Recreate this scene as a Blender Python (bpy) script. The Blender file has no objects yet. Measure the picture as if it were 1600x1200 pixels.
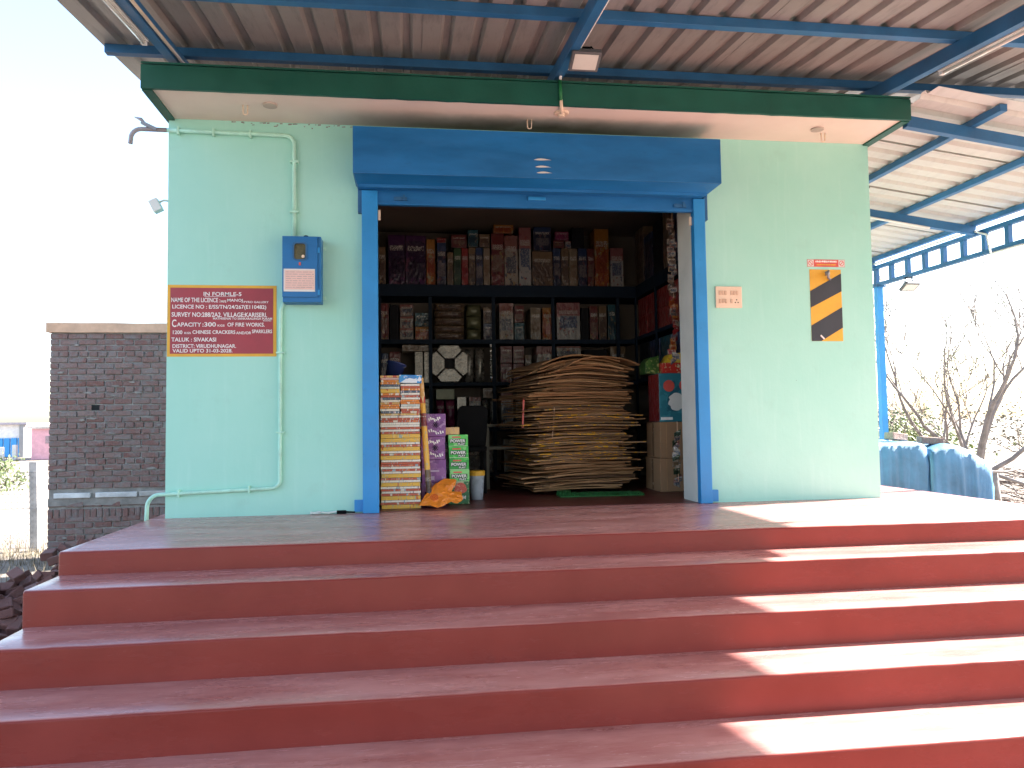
import bpy, bmesh, math, random
from mathutils import Vector, Matrix, noise
R = math.radians
random.seed(7)
sc = bpy.context.scene
col = sc.collection

# ------------------------------------------------------------------ camera
cam_d = bpy.data.cameras.new('camera'); cam = bpy.data.objects.new('camera', cam_d); col.objects.link(cam)
YAW, PIT, ROL = .1324, .0513, -.0140
F_ = Vector((math.sin(YAW)*math.cos(PIT), math.cos(YAW)*math.cos(PIT), math.sin(PIT)))
R_ = Vector((math.cos(YAW), -math.sin(YAW), 0)); U_ = R_.cross(F_)
R2 = math.cos(ROL)*R_ + math.sin(ROL)*U_; U2 = -math.sin(ROL)*R_ + math.cos(ROL)*U_
m = Matrix((R2, U2, -F_)).transposed().to_4x4(); m.translation = Vector((1.8003, -5.9158, .6659))
cam.matrix_world = m
cam_d.sensor_width = 36; cam_d.lens = 36*1186.5/1600; cam_d.clip_end = 3000; cam_d.clip_start = .05
sc.camera = cam

# ------------------------------------------------------------------ light
SA, SB = 1.40, .30                       # sun ray: for one metre up, 1.40 m to +x and .30 m to +y
sdir = Vector((SA, SB, 1)).normalized()
elev = math.asin(sdir.z); azim = math.atan2(sdir.x, sdir.y)
w = bpy.data.worlds.new('World'); sc.world = w; w.use_nodes = True
nt = w.node_tree; nt.nodes.clear()
sky = nt.nodes.new('ShaderNodeTexSky'); sky.sky_type = 'NISHITA'; sky.sun_disc = False
sky.sun_elevation = elev; sky.sun_rotation = azim
sky.air_density = 1.0; sky.dust_density = 2.0; sky.ozone_density = 1.0
bg = nt.nodes.new('ShaderNodeBackground'); bg.inputs[1].default_value = .10
wo = nt.nodes.new('ShaderNodeOutputWorld')
nt.links.new(sky.outputs[0], bg.inputs[0]); nt.links.new(bg.outputs[0], wo.inputs[0])
sd = bpy.data.lights.new('sun', 'SUN'); sd.energy = 5.0; sd.angle = R(.6); sd.color = (1, .965, .92)
so = bpy.data.objects.new('sun', sd); col.objects.link(so); so.location = (20, 5, 20)
so.rotation_euler = (-sdir).to_track_quat('-Z', 'Y').to_euler()
sc.view_settings.view_transform = 'Standard'; sc.view_settings.look = 'None'
sc.view_settings.gamma = 1; sc.view_settings.use_curve_mapping = False
sc.view_settings.exposure = 2.8
sc.render.engine = 'CYCLES'
sc.cycles.max_bounces = 10; sc.cycles.diffuse_bounces = 6

# ------------------------------------------------------------------ materials
MATS = {}
def nodes(name):
    mt = bpy.data.materials.new(name); mt.use_nodes = True
    t = mt.node_tree; b = t.nodes['Principled BSDF']; MATS[name] = mt
    return mt, t, b
def N(t, typ, **kw):
    n = t.nodes.new(typ)
    for k, v in kw.items():
        if k.startswith('i_'): n.inputs[k[2:].replace('_', ' ')].default_value = v
        else: setattr(n, k, v)
    return n
def coords(t, scale=(1, 1, 1), rnd=True, world=False):
    tc = N(t, 'ShaderNodeTexCoord')
    src = tc.outputs['Object']
    if world: src = N(t, 'ShaderNodeNewGeometry').outputs['Position']
    mp = N(t, 'ShaderNodeVectorMath', operation='MULTIPLY'); mp.inputs[1].default_value = scale
    t.links.new(src, mp.inputs[0]); out = mp.outputs[0]
    if rnd and not world:
        oi = N(t, 'ShaderNodeObjectInfo'); ml = N(t, 'ShaderNodeMath', operation='MULTIPLY'); ml.inputs[1].default_value = 37.0
        t.links.new(oi.outputs['Random'], ml.inputs[0])
        ad = N(t, 'ShaderNodeVectorMath', operation='ADD'); t.links.new(out, ad.inputs[0]); t.links.new(ml.outputs[0], ad.inputs[1]); out = ad.outputs[0]
    return out
def ntex(t, vec, scale, detail=4, rough=.6):
    n = N(t, 'ShaderNodeTexNoise'); n.inputs['Scale'].default_value = scale; n.inputs['Detail'].default_value = detail; n.inputs['Roughness'].default_value = rough
    t.links.new(vec, n.inputs['Vector']); return n.outputs['Fac']
def rng(t, fac, a, b, c=0., d=1.):
    n = N(t, 'ShaderNodeMapRange'); n.inputs[1].default_value = a; n.inputs[2].default_value = b; n.inputs[3].default_value = c; n.inputs[4].default_value = d
    t.links.new(fac, n.inputs[0]); return n.outputs[0]
def mix(t, fac, a, b):
    n = N(t, 'ShaderNodeMix', data_type='RGBA')
    for s, x in ((0, fac), (6, a), (7, b)):
        if hasattr(x, 'is_linked'): t.links.new(x, n.inputs[s])
        elif s == 0: n.inputs[0].default_value = x
        else: n.inputs[s].default_value = (x[0], x[1], x[2], 1)
    return n.outputs[2]
def bump(t, b, h, strength, dist=.01):
    n = N(t, 'ShaderNodeBump'); n.inputs['Strength'].default_value = strength; n.inputs['Distance'].default_value = dist
    t.links.new(h, n.inputs['Height']); t.links.new(n.outputs[0], b.inputs['Normal'])
def mul(c, k): return tuple(min(1, x*k) for x in c)
def M(name, c, rough=.6, var=.15, scale=6, bmp=.15, bscale=80, metal=0, spec=.5, world=False, c2=None, stretch=(1, 1, 1)):
    if name in MATS: return MATS[name]
    mt, t, b = nodes(name)
    v = coords(t, stretch, world=world)
    f = rng(t, ntex(t, v, scale), .3, .7)
    colr = mix(t, f, mul(c, 1-var), c2 if c2 else mul(c, 1+var))
    f2 = rng(t, ntex(t, v, scale*9, 3), .62, .72, 0, .25)
    colr = mix(t, f2, colr, mul(c, .6))
    t.links.new(colr, b.inputs['Base Color'])
    r = rng(t, ntex(t, v, scale*2), .3, .7, max(.03, rough-.08), min(1, rough+.08)); t.links.new(r, b.inputs['Roughness'])
    b.inputs['Metallic'].default_value = metal; b.inputs['Specular IOR Level'].default_value = spec
    if bmp: bump(t, b, ntex(t, v, bscale, 3), bmp, .004)
    return mt
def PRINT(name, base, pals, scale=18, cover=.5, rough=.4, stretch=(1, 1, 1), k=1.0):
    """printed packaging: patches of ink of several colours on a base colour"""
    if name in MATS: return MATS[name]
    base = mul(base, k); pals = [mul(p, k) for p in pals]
    mt, t, b = nodes(name)
    v = coords(t, stretch)
    vo = N(t, 'ShaderNodeTexVoronoi'); vo.inputs['Scale'].default_value = scale; t.links.new(v, vo.inputs['Vector'])
    sep = N(t, 'ShaderNodeSeparateColor'); t.links.new(vo.outputs['Color'], sep.inputs[0])
    cr = N(t, 'ShaderNodeValToRGB'); cr.color_ramp.interpolation = 'CONSTANT'
    el = cr.color_ramp.elements
    while len(el) < len(pals): el.new(.5)
    for i, p in enumerate(pals): el[i].position = i/len(pals); el[i].color = (*p, 1)
    t.links.new(sep.outputs[0], cr.inputs[0])
    f = rng(t, ntex(t, v, scale*.5, 2), .5+(.5-cover)*.4, .52+(.5-cover)*.4)
    c = mix(t, f, base, cr.outputs[0])
    f2 = rng(t, ntex(t, v, scale*2.2, 2), .6, .63, 0, .7)
    c = mix(t, f2, c, pals[-1])
    if k < 1:                                        # printed panel and title band, placed differently on every box
        tc = N(t, 'ShaderNodeTexCoord'); sx = N(t, 'ShaderNodeSeparateXYZ'); t.links.new(tc.outputs['Generated'], sx.inputs[0]); oi = N(t, 'ShaderNodeObjectInfo')
        def mth(op, a, b_):
            n = N(t, 'ShaderNodeMath', operation=op)
            for q, x in enumerate((a, b_)):
                if hasattr(x, 'is_linked'): t.links.new(x, n.inputs[q])
                else: n.inputs[q].default_value = x
            return n.outputs[0]
        top = mth('GREATER_THAN', sx.outputs[2], rng(t, oi.outputs['Random'], 0, 1, .62, .9))
        c = mix(t, mth('MULTIPLY', top, .8), c, pals[0])
        dz = mth('ABSOLUTE', mth('SUBTRACT', sx.outputs[2], rng(t, oi.outputs['Random'], 1, 0, .3, .5)), 0)
        dx = mth('ABSOLUTE', mth('SUBTRACT', sx.outputs[0], .5), 0)
        pan = mth('MULTIPLY', mth('LESS_THAN', dz, .16), mth('LESS_THAN', dx, .36))
        pv = ntex(t, v, scale*1.6, 4, .7)
        c = mix(t, mth('MULTIPLY', pan, rng(t, pv, .42, .5, .15, .95)), c, pals[min(1, len(pals)-1)])
        tl = mth('MULTIPLY', mth('LESS_THAN', mth('ABSOLUTE', mth('SUBTRACT', sx.outputs[2], .74), 0), .05), mth('LESS_THAN', dx, .40))
        c = mix(t, mth('MULTIPLY', tl, rng(t, ntex(t, v, scale*4, 1), .48, .52)), c, mul((.75, .68, .6), k*1.3))
    t.links.new(c, b.inputs['Base Color']); b.inputs['Roughness'].default_value = rough; b.inputs['Specular IOR Level'].default_value = .4
    if k < 1: b.inputs['Roughness'].default_value = .28; bump(t, b, ntex(t, v, 9, 3), .9, .03)
    return mt

# mint wall paint: brush marks, faint scuffs, tiny chips
def wall_mat():
    mt, t, b = nodes('mint_paint')
    v = coords(t, world=True)
    f = rng(t, ntex(t, v, 1.1, 5), .3, .7)
    c = mix(t, f, (.325, .665, .555), (.385, .705, .60))
    st = coords(t, (9, 9, .8), world=True)
    f = rng(t, ntex(t, st, 2.2, 5), .55, .8, 0, .35); c = mix(t, f, c, (.48, .76, .67))
    f = rng(t, ntex(t, v, 3.0, 6, .7), .58, .78, 0, .42); c = mix(t, f, c, (.30, .54, .45))
    vo = N(t, 'ShaderNodeTexVoronoi'); vo.inputs['Scale'].default_value = 3.2; t.links.new(v, vo.inputs['Vector'])
    f = rng(t, vo.outputs['Distance'], .018, .028, 1, 0)
    g = rng(t, ntex(t, v, 1.7, 2), .52, .56); mm = N(t, 'ShaderNodeMath', operation='MULTIPLY'); t.links.new(f, mm.inputs[0]); t.links.new(g, mm.inputs[1])
    c = mix(t, mm.outputs[0], c, (.10, .13, .11))
    t.links.new(c, b.inputs['Base Color']); b.inputs['Roughness'].default_value = .48
    ad = N(t, 'ShaderNodeMath', operation='MULTIPLY_ADD'); ad.inputs[1].default_value = .12; t.links.new(ntex(t, st, 7, 3), ad.inputs[0]); t.links.new(ntex(t, v, 4, 7, .65), ad.inputs[2])
    bump(t, b, ad.outputs[0], .45, .008)
    return mt
def red_mat():
    mt, t, b = nodes('red_oxide_floor_paint')
    v = coords(t, world=True); vs = coords(t, (.5, 2.2, 2.2), world=True)
    c = mix(t, rng(t, ntex(t, v, 2.5, 6), .3, .7), (.205, .031, .023), (.25, .041, .031))
    geo = N(t, 'ShaderNodeNewGeometry'); sx = N(t, 'ShaderNodeSeparateXYZ'); t.links.new(geo.outputs['Normal'], sx.inputs[0])
    up = rng(t, sx.outputs[2], .6, .95)
    dust = rng(t, ntex(t, vs, 2.4, 8, .7), .36, .68, .38, .95)
    mm = N(t, 'ShaderNodeMath', operation='MULTIPLY'); t.links.new(up, mm.inputs[0]); t.links.new(dust, mm.inputs[1])
    c = mix(t, mm.outputs[0], c, (.60, .30, .27))  # tread dust, made paler to stand in for the sheen on the treads
    sc_ = rng(t, ntex(t, vs, 22, 6, .75), .61, .70, 0, .65)
    mm2 = N(t, 'ShaderNodeMath', operation='MULTIPLY'); t.links.new(up, mm2.inputs[0]); t.links.new(sc_, mm2.inputs[1])
    c = mix(t, mm2.outputs[0], c, (.62, .42, .38))
    dk = rng(t, ntex(t, v, 7, 6, .7), .62, .75, 0, .35); c = mix(t, dk, c, (.15, .035, .03))
    t.links.new(c, b.inputs['Base Color'])
    t.links.new(rng(t, ntex(t, vs, 3.0, 6, .7), .3, .72, .13, .38), b.inputs['Roughness'])
    t.links.new(rng(t, up, 0, 1, .18, .6), b.inputs['Specular IOR Level'])
    ad = N(t, 'ShaderNodeMath', operation='ADD'); t.links.new(ntex(t, v, 4, 3), ad.inputs[0]); t.links.new(ntex(t, vs, 30, 4), ad.inputs[1])
    bump(t, b, ad.outputs[0], .10, .005)
    return mt
def soffit_mat():
    mt, t, b = nodes('cream_soffit_dark_strip')
    v = coords(t, world=True)
    c = mix(t, rng(t, ntex(t, v, 2, 4), .3, .7), (.70, .58, .50), (.76, .65, .56))
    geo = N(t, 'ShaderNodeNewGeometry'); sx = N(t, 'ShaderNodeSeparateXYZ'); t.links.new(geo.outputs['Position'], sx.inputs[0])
    # dark brown strip against the wall, fading out towards both ends
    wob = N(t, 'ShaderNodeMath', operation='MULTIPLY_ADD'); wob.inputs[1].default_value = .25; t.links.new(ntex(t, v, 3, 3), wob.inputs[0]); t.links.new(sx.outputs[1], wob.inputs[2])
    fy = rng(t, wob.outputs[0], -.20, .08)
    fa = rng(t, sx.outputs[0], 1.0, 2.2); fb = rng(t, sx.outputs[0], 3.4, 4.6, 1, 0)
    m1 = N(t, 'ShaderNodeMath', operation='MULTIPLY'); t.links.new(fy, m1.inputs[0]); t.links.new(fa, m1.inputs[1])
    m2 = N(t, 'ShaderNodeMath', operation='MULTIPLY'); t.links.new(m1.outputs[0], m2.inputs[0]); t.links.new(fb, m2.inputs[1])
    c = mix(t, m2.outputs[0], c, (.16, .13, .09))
    t.links.new(c, b.inputs['Base Color']); b.inputs['Roughness'].default_value = .7
    return mt
def sheet_mat(name, ca, cb, stain):
    mt, t, b = nodes(name)
    v = coords(t, world=True); vs = coords(t, (5, .7, 1), world=True)
    c = mix(t, rng(t, ntex(t, v, 1.2, 5), .3, .7), ca, cb)
    c = mix(t, rng(t, ntex(t, vs, 3, 6, .7), .5, .75, 0, stain), c, mul(ca, .45))
    t.links.new(c, b.inputs['Base Color']); b.inputs['Metallic'].default_value = .15; b.inputs['Roughness'].default_value = .5
    bump(t, b, ntex(t, vs, 30, 3), .12, .003)
    return mt
def ground_mat():
    mt, t, b = nodes('dry_sandy_ground')
    v = coords(t, world=True)
    c = mix(t, rng(t, ntex(t, v, .35, 8, .65), .35, .65), (.20, .16, .125), (.29, .245, .20))
    c = mix(t, rng(t, ntex(t, v, 6, 8, .75), .5, .72, 0, .7), c, (.10, .075, .055))
    c = mix(t, rng(t, ntex(t, v, 1.1, 5), .56, .68, 0, .5), c, (.19, .17, .09))
    t.links.new(c, b.inputs['Base Color']); b.inputs['Roughness'].default_value = .95
    bump(t, b, ntex(t, v, 14, 8, .7), .8, .05)
    return mt
def brick_mat(name, ca, cb, cm, amt):
    mt, t, b = nodes(name)
    v = coords(t)
    oi = N(t, 'ShaderNodeObjectInfo')
    c = mix(t, oi.outputs['Random'], ca, cb)
    c = mix(t, rng(t, ntex(t, v, 9, 6, .7), .45, .68, 0, amt), c, cm)
    c = mix(t, rng(t, ntex(t, v, 30, 3), .6, .75, 0, .5), c, mul(ca, .5))
    t.links.new(c, b.inputs['Base Color']); b.inputs['Roughness'].default_value = .9
    bump(t, b, ntex(t, v, 25, 6, .7), .8, .02)
    return mt
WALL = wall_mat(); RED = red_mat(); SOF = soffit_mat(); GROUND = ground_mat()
SHEET = sheet_mat('aged_roof_sheet', (.25, .225, .21), (.33, .30, .28), .6)
SHEET2 = sheet_mat('pale_roof_sheet', (.52, .49, .46), (.58, .55, .52), .25)
BRICK = brick_mat('weathered_brick', (.19, .088, .072), (.225, .15, .13), (.20, .18, .17), .95)
BRICKD = brick_mat('dark_loose_brick', (.155, .058, .044), (.20, .085, .068), (.13, .07, .055), .6)
MORTAR = M('rough_mortar', (.25, .225, .20), .95, .3, 9, .9, 30)
CONC = M('pale_concrete', (.42, .39, .36), .9, .3, 7, .6, 40)
CAPM = M('sandy_cement_coping', (.60, .37, .24), .9, .2, 5, .5, 40)
BLUE = M('blue_enamel', (.008, .135, .36), .42, .22, 2.5, .3, 14, stretch=(.5, 1, 2))
BLUEB = M('bright_blue_enamel', (.02, .24, .56), .4, .1, 3, .1, 40)
BLUED = M('blue_steel_primer', (.022, .12, .27), .45, .2, 4, .15, 40)
GREEN = M('dark_green_paint', (.005, .085, .058), .5, .15, 4, .2, 50)
WHITE = M('white_plastic', (.72, .70, .66), .4, .06, 4, 0)
WHITEP = M('white_plaster', (.62, .60, .55), .7, .08, 4, .2, 60)
CREAMP = M('ivory_plastic', (.78, .60, .45), .35, .05, 4, 0)
GREYM = M('grey_metal', (.25, .25, .26), .45, .1, 5, 0, metal=.6)
BLACK = M('black_plastic', (.004, .004, .005), .6, .1, 5, 0, spec=.08)
DARK = M('hole_shade_black', (.01, .01, .01), .9, .1, 5, 0)
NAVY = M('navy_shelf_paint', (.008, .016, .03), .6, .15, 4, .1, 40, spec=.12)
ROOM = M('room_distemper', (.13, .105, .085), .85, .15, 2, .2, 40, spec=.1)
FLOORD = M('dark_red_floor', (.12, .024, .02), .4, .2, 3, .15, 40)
CARD = M('brown_cardboard', (.30, .155, .075), .85, .2, 7, .3, 90, spec=.1)
CARD2 = M('pale_cardboard', (.42, .235, .12), .85, .2, 7, .3, 90, spec=.1)
CARD3 = M('dull_cardboard', (.13, .068, .038), .85, .2, 7, .3, 90, spec=.1)
CARDY = PRINT('cardboard_with_yellow_print', (.30, .175, .10), [(.75, .36, .02), (.30, .175, .10), (.70, .33, .03)], 26, .42, .8, (1, .2, 3))
CARTON = M('carton_board', (.31, .17, .088), .8, .08, 3, .15, 90)
TAPE = M('brown_tape', (.20, .12, .07), .25, .1, 5, 0)
MAROON = M('maroon_sign_paint', (.33, .035, .05), .5, .15, 5, .15, 40)
YEL = M('ochre_sign_paint', (.72, .38, .03), .5, .12, 5, .15, 40)
LET = M('white_letter_paint', (.82, .78, .76), .5, .08, 20, 0)
BLK = M('black_sign_paint', (.028, .028, .036), .5, .25, 5, .1, 40)
PINKP = M('pink_paper', (.78, .52, .46), .6, .08, 8, .1, 30)
REDST = M('red_sticker', (.62, .09, .07), .4, .1, 8, 0)
TARP = M('blue_tarp', (.055, .165, .29), .5, .3, 3, .8, 12)
BARK = M('grey_brown_bark', (.22, .185, .165), .9, .25, 7, .6, 50)
TWIG = M('dry_twig', (.12, .085, .065), .95, .3, 6, 0)
LEAFY = M('yellow_green_leaf', (.17, .19, .035), .6, .35, 5, 0)
LEAFG = M('dusty_green_leaf', (.09, .12, .04), .7, .35, 5, 0)
DRYG = M('dry_grass', (.17, .135, .085), .9, .35, 5, 0)
GRASSM = M('green_plastic_turf', (.012, .115, .02), .7, .3, 20, 0)
BUCKET = M('dark_blue_plastic', (.015, .025, .10), .35, .1, 5, 0)
GLASS = M('lamp_glass', (.62, .58, .53), .12, .03, 4, 0)
ORANGE = M('orange_carrier_bag', (.80, .23, .02), .38, .1, 8, .2, 30)
REDINK = M('red_ink', (.60, .05, .02), .5, .1, 8, 0)
PIPEM = M('mint_pipe_paint', (.42, .72, .58), .45, .15, 10, .1, 50)
PIPEG = M('grey_pvc', (.30, .28, .30), .5, .2, 8, 0)

# ------------------------------------------------------------------ mesh helpers
class B:
    def __init__(s): s.v = []; s.f = []; s.mi = []; s.cur = 0
    def face(s, idx): s.f.append(idx); s.mi.append(s.cur)
    def box(s, x0, x1, y0, y1, z0, z1):
        n = len(s.v); s.v += [(x0,y0,z0),(x1,y0,z0),(x1,y1,z0),(x0,y1,z0),(x0,y0,z1),(x1,y0,z1),(x1,y1,z1),(x0,y1,z1)]
        for q in ((0,3,2,1),(4,5,6,7),(0,1,5,4),(1,2,6,5),(2,3,7,6),(3,0,4,7)): s.face([n+i for i in q])
        return s
    def obox(s, c, ax, h):
        n = len(s.v); c = Vector(c); ax = [Vector(a).normalized() for a in ax]
        for k in ((-1,-1,-1),(1,-1,-1),(1,1,-1),(-1,1,-1),(-1,-1,1),(1,-1,1),(1,1,1),(-1,1,1)):
            s.v.append(tuple(c+ax[0]*h[0]*k[0]+ax[1]*h[1]*k[1]+ax[2]*h[2]*k[2]))
        for q in ((0,3,2,1),(4,5,6,7),(0,1,5,4),(1,2,6,5),(2,3,7,6),(3,0,4,7)): s.face([n+i for i in q])
        return s
    def beam(s, a, b, wd, ht, up=(0,0,1)):
        a = Vector(a); b = Vector(b); d = (b-a); l = d.length; d.normalize()
        sd_ = d.cross(Vector(up)).normalized(); u = sd_.cross(d)
        return s.obox((a+b)/2, (d, sd_, u), (l/2, wd/2, ht/2))
    def prism(s, poly, axis, a, b):
        """poly: list of 2-D points in the two other axes, in order"""
        n = len(s.v); k = len(poly)
        def mk(p, t):
            return {0:(t,p[0],p[1]), 1:(p[0],t,p[1]), 2:(p[0],p[1],t)}[axis]
        s.v += [mk(p,a) for p in poly]+[mk(p,b) for p in poly]
        s.face(list(range(n,n+k))[::-1]); s.face(list(range(n+k,n+2*k)))
        for i in range(k): j=(i+1)%k; s.face([n+i,n+j,n+k+j,n+k+i])
        return s
    def tube(s, path, r, n=8, cap=True):
        path = [Vector(p) for p in path]; rr = r if isinstance(r,(list,tuple)) else [r]*len(path)
        base = len(s.v); prev = None
        for i,p in enumerate(path):
            d = (path[min(i+1,len(path)-1)]-path[max(i-1,0)]).normalized()
            if prev is None:
                prev = d.cross(Vector((0,0,1)) if abs(d.z)<.9 else Vector((1,0,0))).normalized()
            else: prev = (prev - d*prev.dot(d)).normalized()
            q = d.cross(prev)
            for k in range(n):
                a = 2*math.pi*k/n; s.v.append(tuple(p+prev*math.cos(a)*rr[i]+q*math.sin(a)*rr[i]))
        for i in range(len(path)-1):
            for k in range(n):
                k2=(k+1)%n; s.face([base+i*n+k,base+i*n+k2,base+(i+1)*n+k2,base+(i+1)*n+k])
        if cap:
            s.face([base+k for k in range(n)][::-1]); s.face([base+(len(path)-1)*n+k for k in range(n)])
        return s
    def lathe(s, prof, c, n=20):
        base=len(s.v)
        for (r,z) in prof:
            for k in range(n):
                a=2*math.pi*k/n; s.v.append((c[0]+r*math.cos(a),c[1]+r*math.sin(a),c[2]+z))
        for i in range(len(prof)-1):
            for k in range(n):
                k2=(k+1)%n; s.face([base+i*n+k,base+i*n+k2,base+(i+1)*n+k2,base+(i+1)*n+k])
        s.face([base+k for k in range(n)][::-1]); s.face([base+(len(prof)-1)*n+k for k in range(n)])
        return s
    def mesh(s, name, mats, smooth=False, off=(0,0,0), bevel=0):
        me = bpy.data.meshes.new(name)
        o = Vector(off)
        me.from_pydata([tuple(Vector(p)-o) for p in s.v], [], s.f)
        for mt in (mats if isinstance(mats,(list,tuple)) else [mats]): me.materials.append(mt)
        me.polygons.foreach_set('material_index', s.mi)
        bm = bmesh.new(); bm.from_mesh(me)
        bmesh.ops.recalc_face_normals(bm, faces=bm.faces)
        if bevel: bmesh.ops.bevel(bm, geom=bm.edges[:], offset=bevel, segments=2, affect='EDGES', profile=.6, clamp_overlap=True)
        bm.to_mesh(me); bm.free()
        if smooth: me.polygons.foreach_set('use_smooth', [True]*len(me.polygons))
        me.update(); return me
def tag(o, label=None, cat=None, group=None, kind=None):
    if label: o['label'] = label
    if cat: o['category'] = cat
    if group: o['group'] = group
    if kind: o['kind'] = kind
    return o
def thing(name, label, cat, loc=(0,0,0), group=None, rz=0):
    o = bpy.data.objects.new(name, None); col.objects.link(o); o.location = loc; o.rotation_euler = (0,0,rz); o.empty_display_size = .1
    return tag(o, label, cat, group)
def abs_loc(p):
    v = Vector((0,0,0))
    while p is not None: v += p.location; p = p.parent
    return v
def part(name, b, mats, parent, smooth=False, bevel=0, off=None, label=None, kind=None):
    """b is in world coordinates; the object's origin goes to the parent's (or off)"""
    base = abs_loc(parent) if parent else Vector((0,0,0))
    o0 = Vector(off) if off is not None else base
    me = b.mesh(name, mats, smooth, o0, bevel)
    o = bpy.data.objects.new(name, me); col.objects.link(o); o.parent = parent; o.location = o0-base
    return tag(o, label, kind=kind)
def solo(name, b, mats, label, cat, loc=(0,0,0), group=None, smooth=False, bevel=0, kind=None):
    me = b.mesh(name, mats, smooth, loc, bevel); o = bpy.data.objects.new(name, me); col.objects.link(o); o.location = loc
    return tag(o, label, cat, group, kind)
def inst(name, me, parent, loc, rot=(0,0,0), scale=(1,1,1)):
    o = bpy.data.objects.new(name, me); col.objects.link(o); o.parent = parent; o.location = loc; o.rotation_euler = rot; o.scale = scale
    return o
def text(s, x0, x1, z0, z1, y, mt, parent, name='lettering', off=.004, th=.0015, label=None):
    """flat lettering fitted into a rectangle of the plane y, facing -y"""
    c = bpy.data.curves.new('t', 'FONT'); c.body = s; c.size = 1; c.offset = off*4; c.resolution_u = 3
    to = bpy.data.objects.new('t', c); col.objects.link(to)
    me = bpy.data.meshes.new_from_object(to); bpy.data.objects.remove(to); bpy.data.curves.remove(c)
    xs = [v.co.x for v in me.vertices]; ys = [v.co.y for v in me.vertices]
    a, b_, c_, d = min(xs), max(xs), min(ys), max(ys)
    base = abs_loc(parent)
    for v in me.vertices:
        v.co = Vector((x0+(v.co.x-a)/(b_-a)*(x1-x0), y-th, z0+(v.co.y-c_)/(d-c_)*(z1-z0)))-base
    me.materials.clear(); me.materials.append(mt); me.name = name
    o = bpy.data.objects.new(name, me); col.objects.link(o); o.parent = parent
    return tag(o, label)
def ordn(i):
    return 'first second third fourth fifth sixth seventh eighth ninth tenth eleventh twelfth thirteenth fourteenth fifteenth sixteenth seventeenth eighteenth nineteenth twentieth'.split()[i] if i < 20 else f'{i+1}' + ('st' if (i+1)%10==1 else 'nd' if (i+1)%10==2 else 'rd' if (i+1)%10==3 else 'th')

W, H, GZ = 5.68, 3.0, -1.02
# ------------------------------------------------------------------ ground
b = B(); n = 60; 
for j in range(n+1):
    for i in range(n+1):
        def warp(t): t = (t/n-.5)*2; return math.copysign(abs(t)**3, t)*700
        x, y = warp(i)+1, warp(j)+2
        z = GZ + .10*noise.noise(Vector((x*.35, y*.35, 0)))*min(1, max(0, (math.hypot(x-3, y-1)-6)/6)) 
        if abs(x) < 9 and y < 5 : z = GZ
        b.v.append((x, y, z))
for j in range(n):
    for i in range(n): b.face([j*(n+1)+i, j*(n+1)+i+1, (j+1)*(n+1)+i+1, (j+1)*(n+1)+i])
solo('ground', b, GROUND, 'dry sandy ground around the shop', 'ground', kind='structure', smooth=True)

# ------------------------------------------------------------------ steps and platform
D, T, H1, HR = 1.452, .3837, .1285, .1788
st = thing('entrance_steps', 'broad red oxide painted steps and platform in front of the shop', 'steps', (2.8, -1.5, GZ))
XL, XRS = -.112, 6.40
def stepmesh(x0, x1, y0, y1, z0, z1):
    bm = bmesh.new()
    nx = 90
    # front profile with a rounded nosing, swept along x
    r = .014
    prof = [(y0, z0), (y0, z1-r)]+[(y0+r-r*math.cos(a), z1-r+r*math.sin(a)) for a in (math.pi/8, math.pi/4, 3*math.pi/8)]+[(y0+r, z1), ((y0+y1)/2, z1), (y1, z1), (y1, z0)]
    rows = []
    xs = [x0, x0+.006]+[x0+.014+(x1-x0-.028)*i/nx for i in range(nx+1)]+[x1-.006, x1]
    for ix, x in enumerate(xs):
        row = []
        for k, (py, pz) in enumerate(prof):
            e = 0
            if 1 <= k <= 5: e = 1
            ins = {0: .014, 1: .004}.get(ix, {0: .014, 1: .004}.get(len(xs)-1-ix, 0))
            dy = (.004*noise.noise(Vector((x*1.3, z1*7, 0)))+.002*noise.noise(Vector((x*6, z1*7, 3)))) if k <= 6 else 0
            dz = (.003*noise.noise(Vector((x*1.1, z1*9, 5)))+.002*noise.noise(Vector((x*7, z1*9, 8)))) if e else 0
            if e and noise.noise(Vector((x*9.3, z1*31, 2))) > .55: dy += .004; dz -= .003
            if k in (0, 8): dz = 0
            row.append(bm.verts.new((x, py+dy+(ins if k <= 5 else 0), pz+dz-(ins if 1 <= k <= 7 else 0)*.6)))
        rows.append(row)
    for a, c in zip(rows[:-1], rows[1:]):
        for k in range(len(prof)-1): bm.faces.new((a[k], a[k+1], c[k+1], c[k]))
    bm.faces.new(rows[0]); bm.faces.new(rows[-1][::-1])
    bmesh.ops.recalc_face_normals(bm, faces=bm.faces)
    return bm
def addstep(name, *a):
    bm = stepmesh(*a); me = bpy.data.meshes.new(name); base = st.location
    bmesh.ops.translate(bm, verts=bm.verts, vec=-base); bm.to_mesh(me); bm.free(); me.materials.append(RED)
    for p in me.polygons: p.use_smooth = True
    me.set_sharp_from_angle(angle=R(40))
    o = bpy.data.objects.new(name, me); col.objects.link(o); o.parent = st; return o
zt = 0
addstep('platform', XL, XRS, -D, 4.6, GZ, 0)
for k in range(5):
    zt = -H1-HR*k
    if zt-.05 < GZ: break
    addstep('step', XL+(.008*k), XRS+.02*(k+1), -D-T*(k+1), -D-T*k+.05, GZ, zt)

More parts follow.
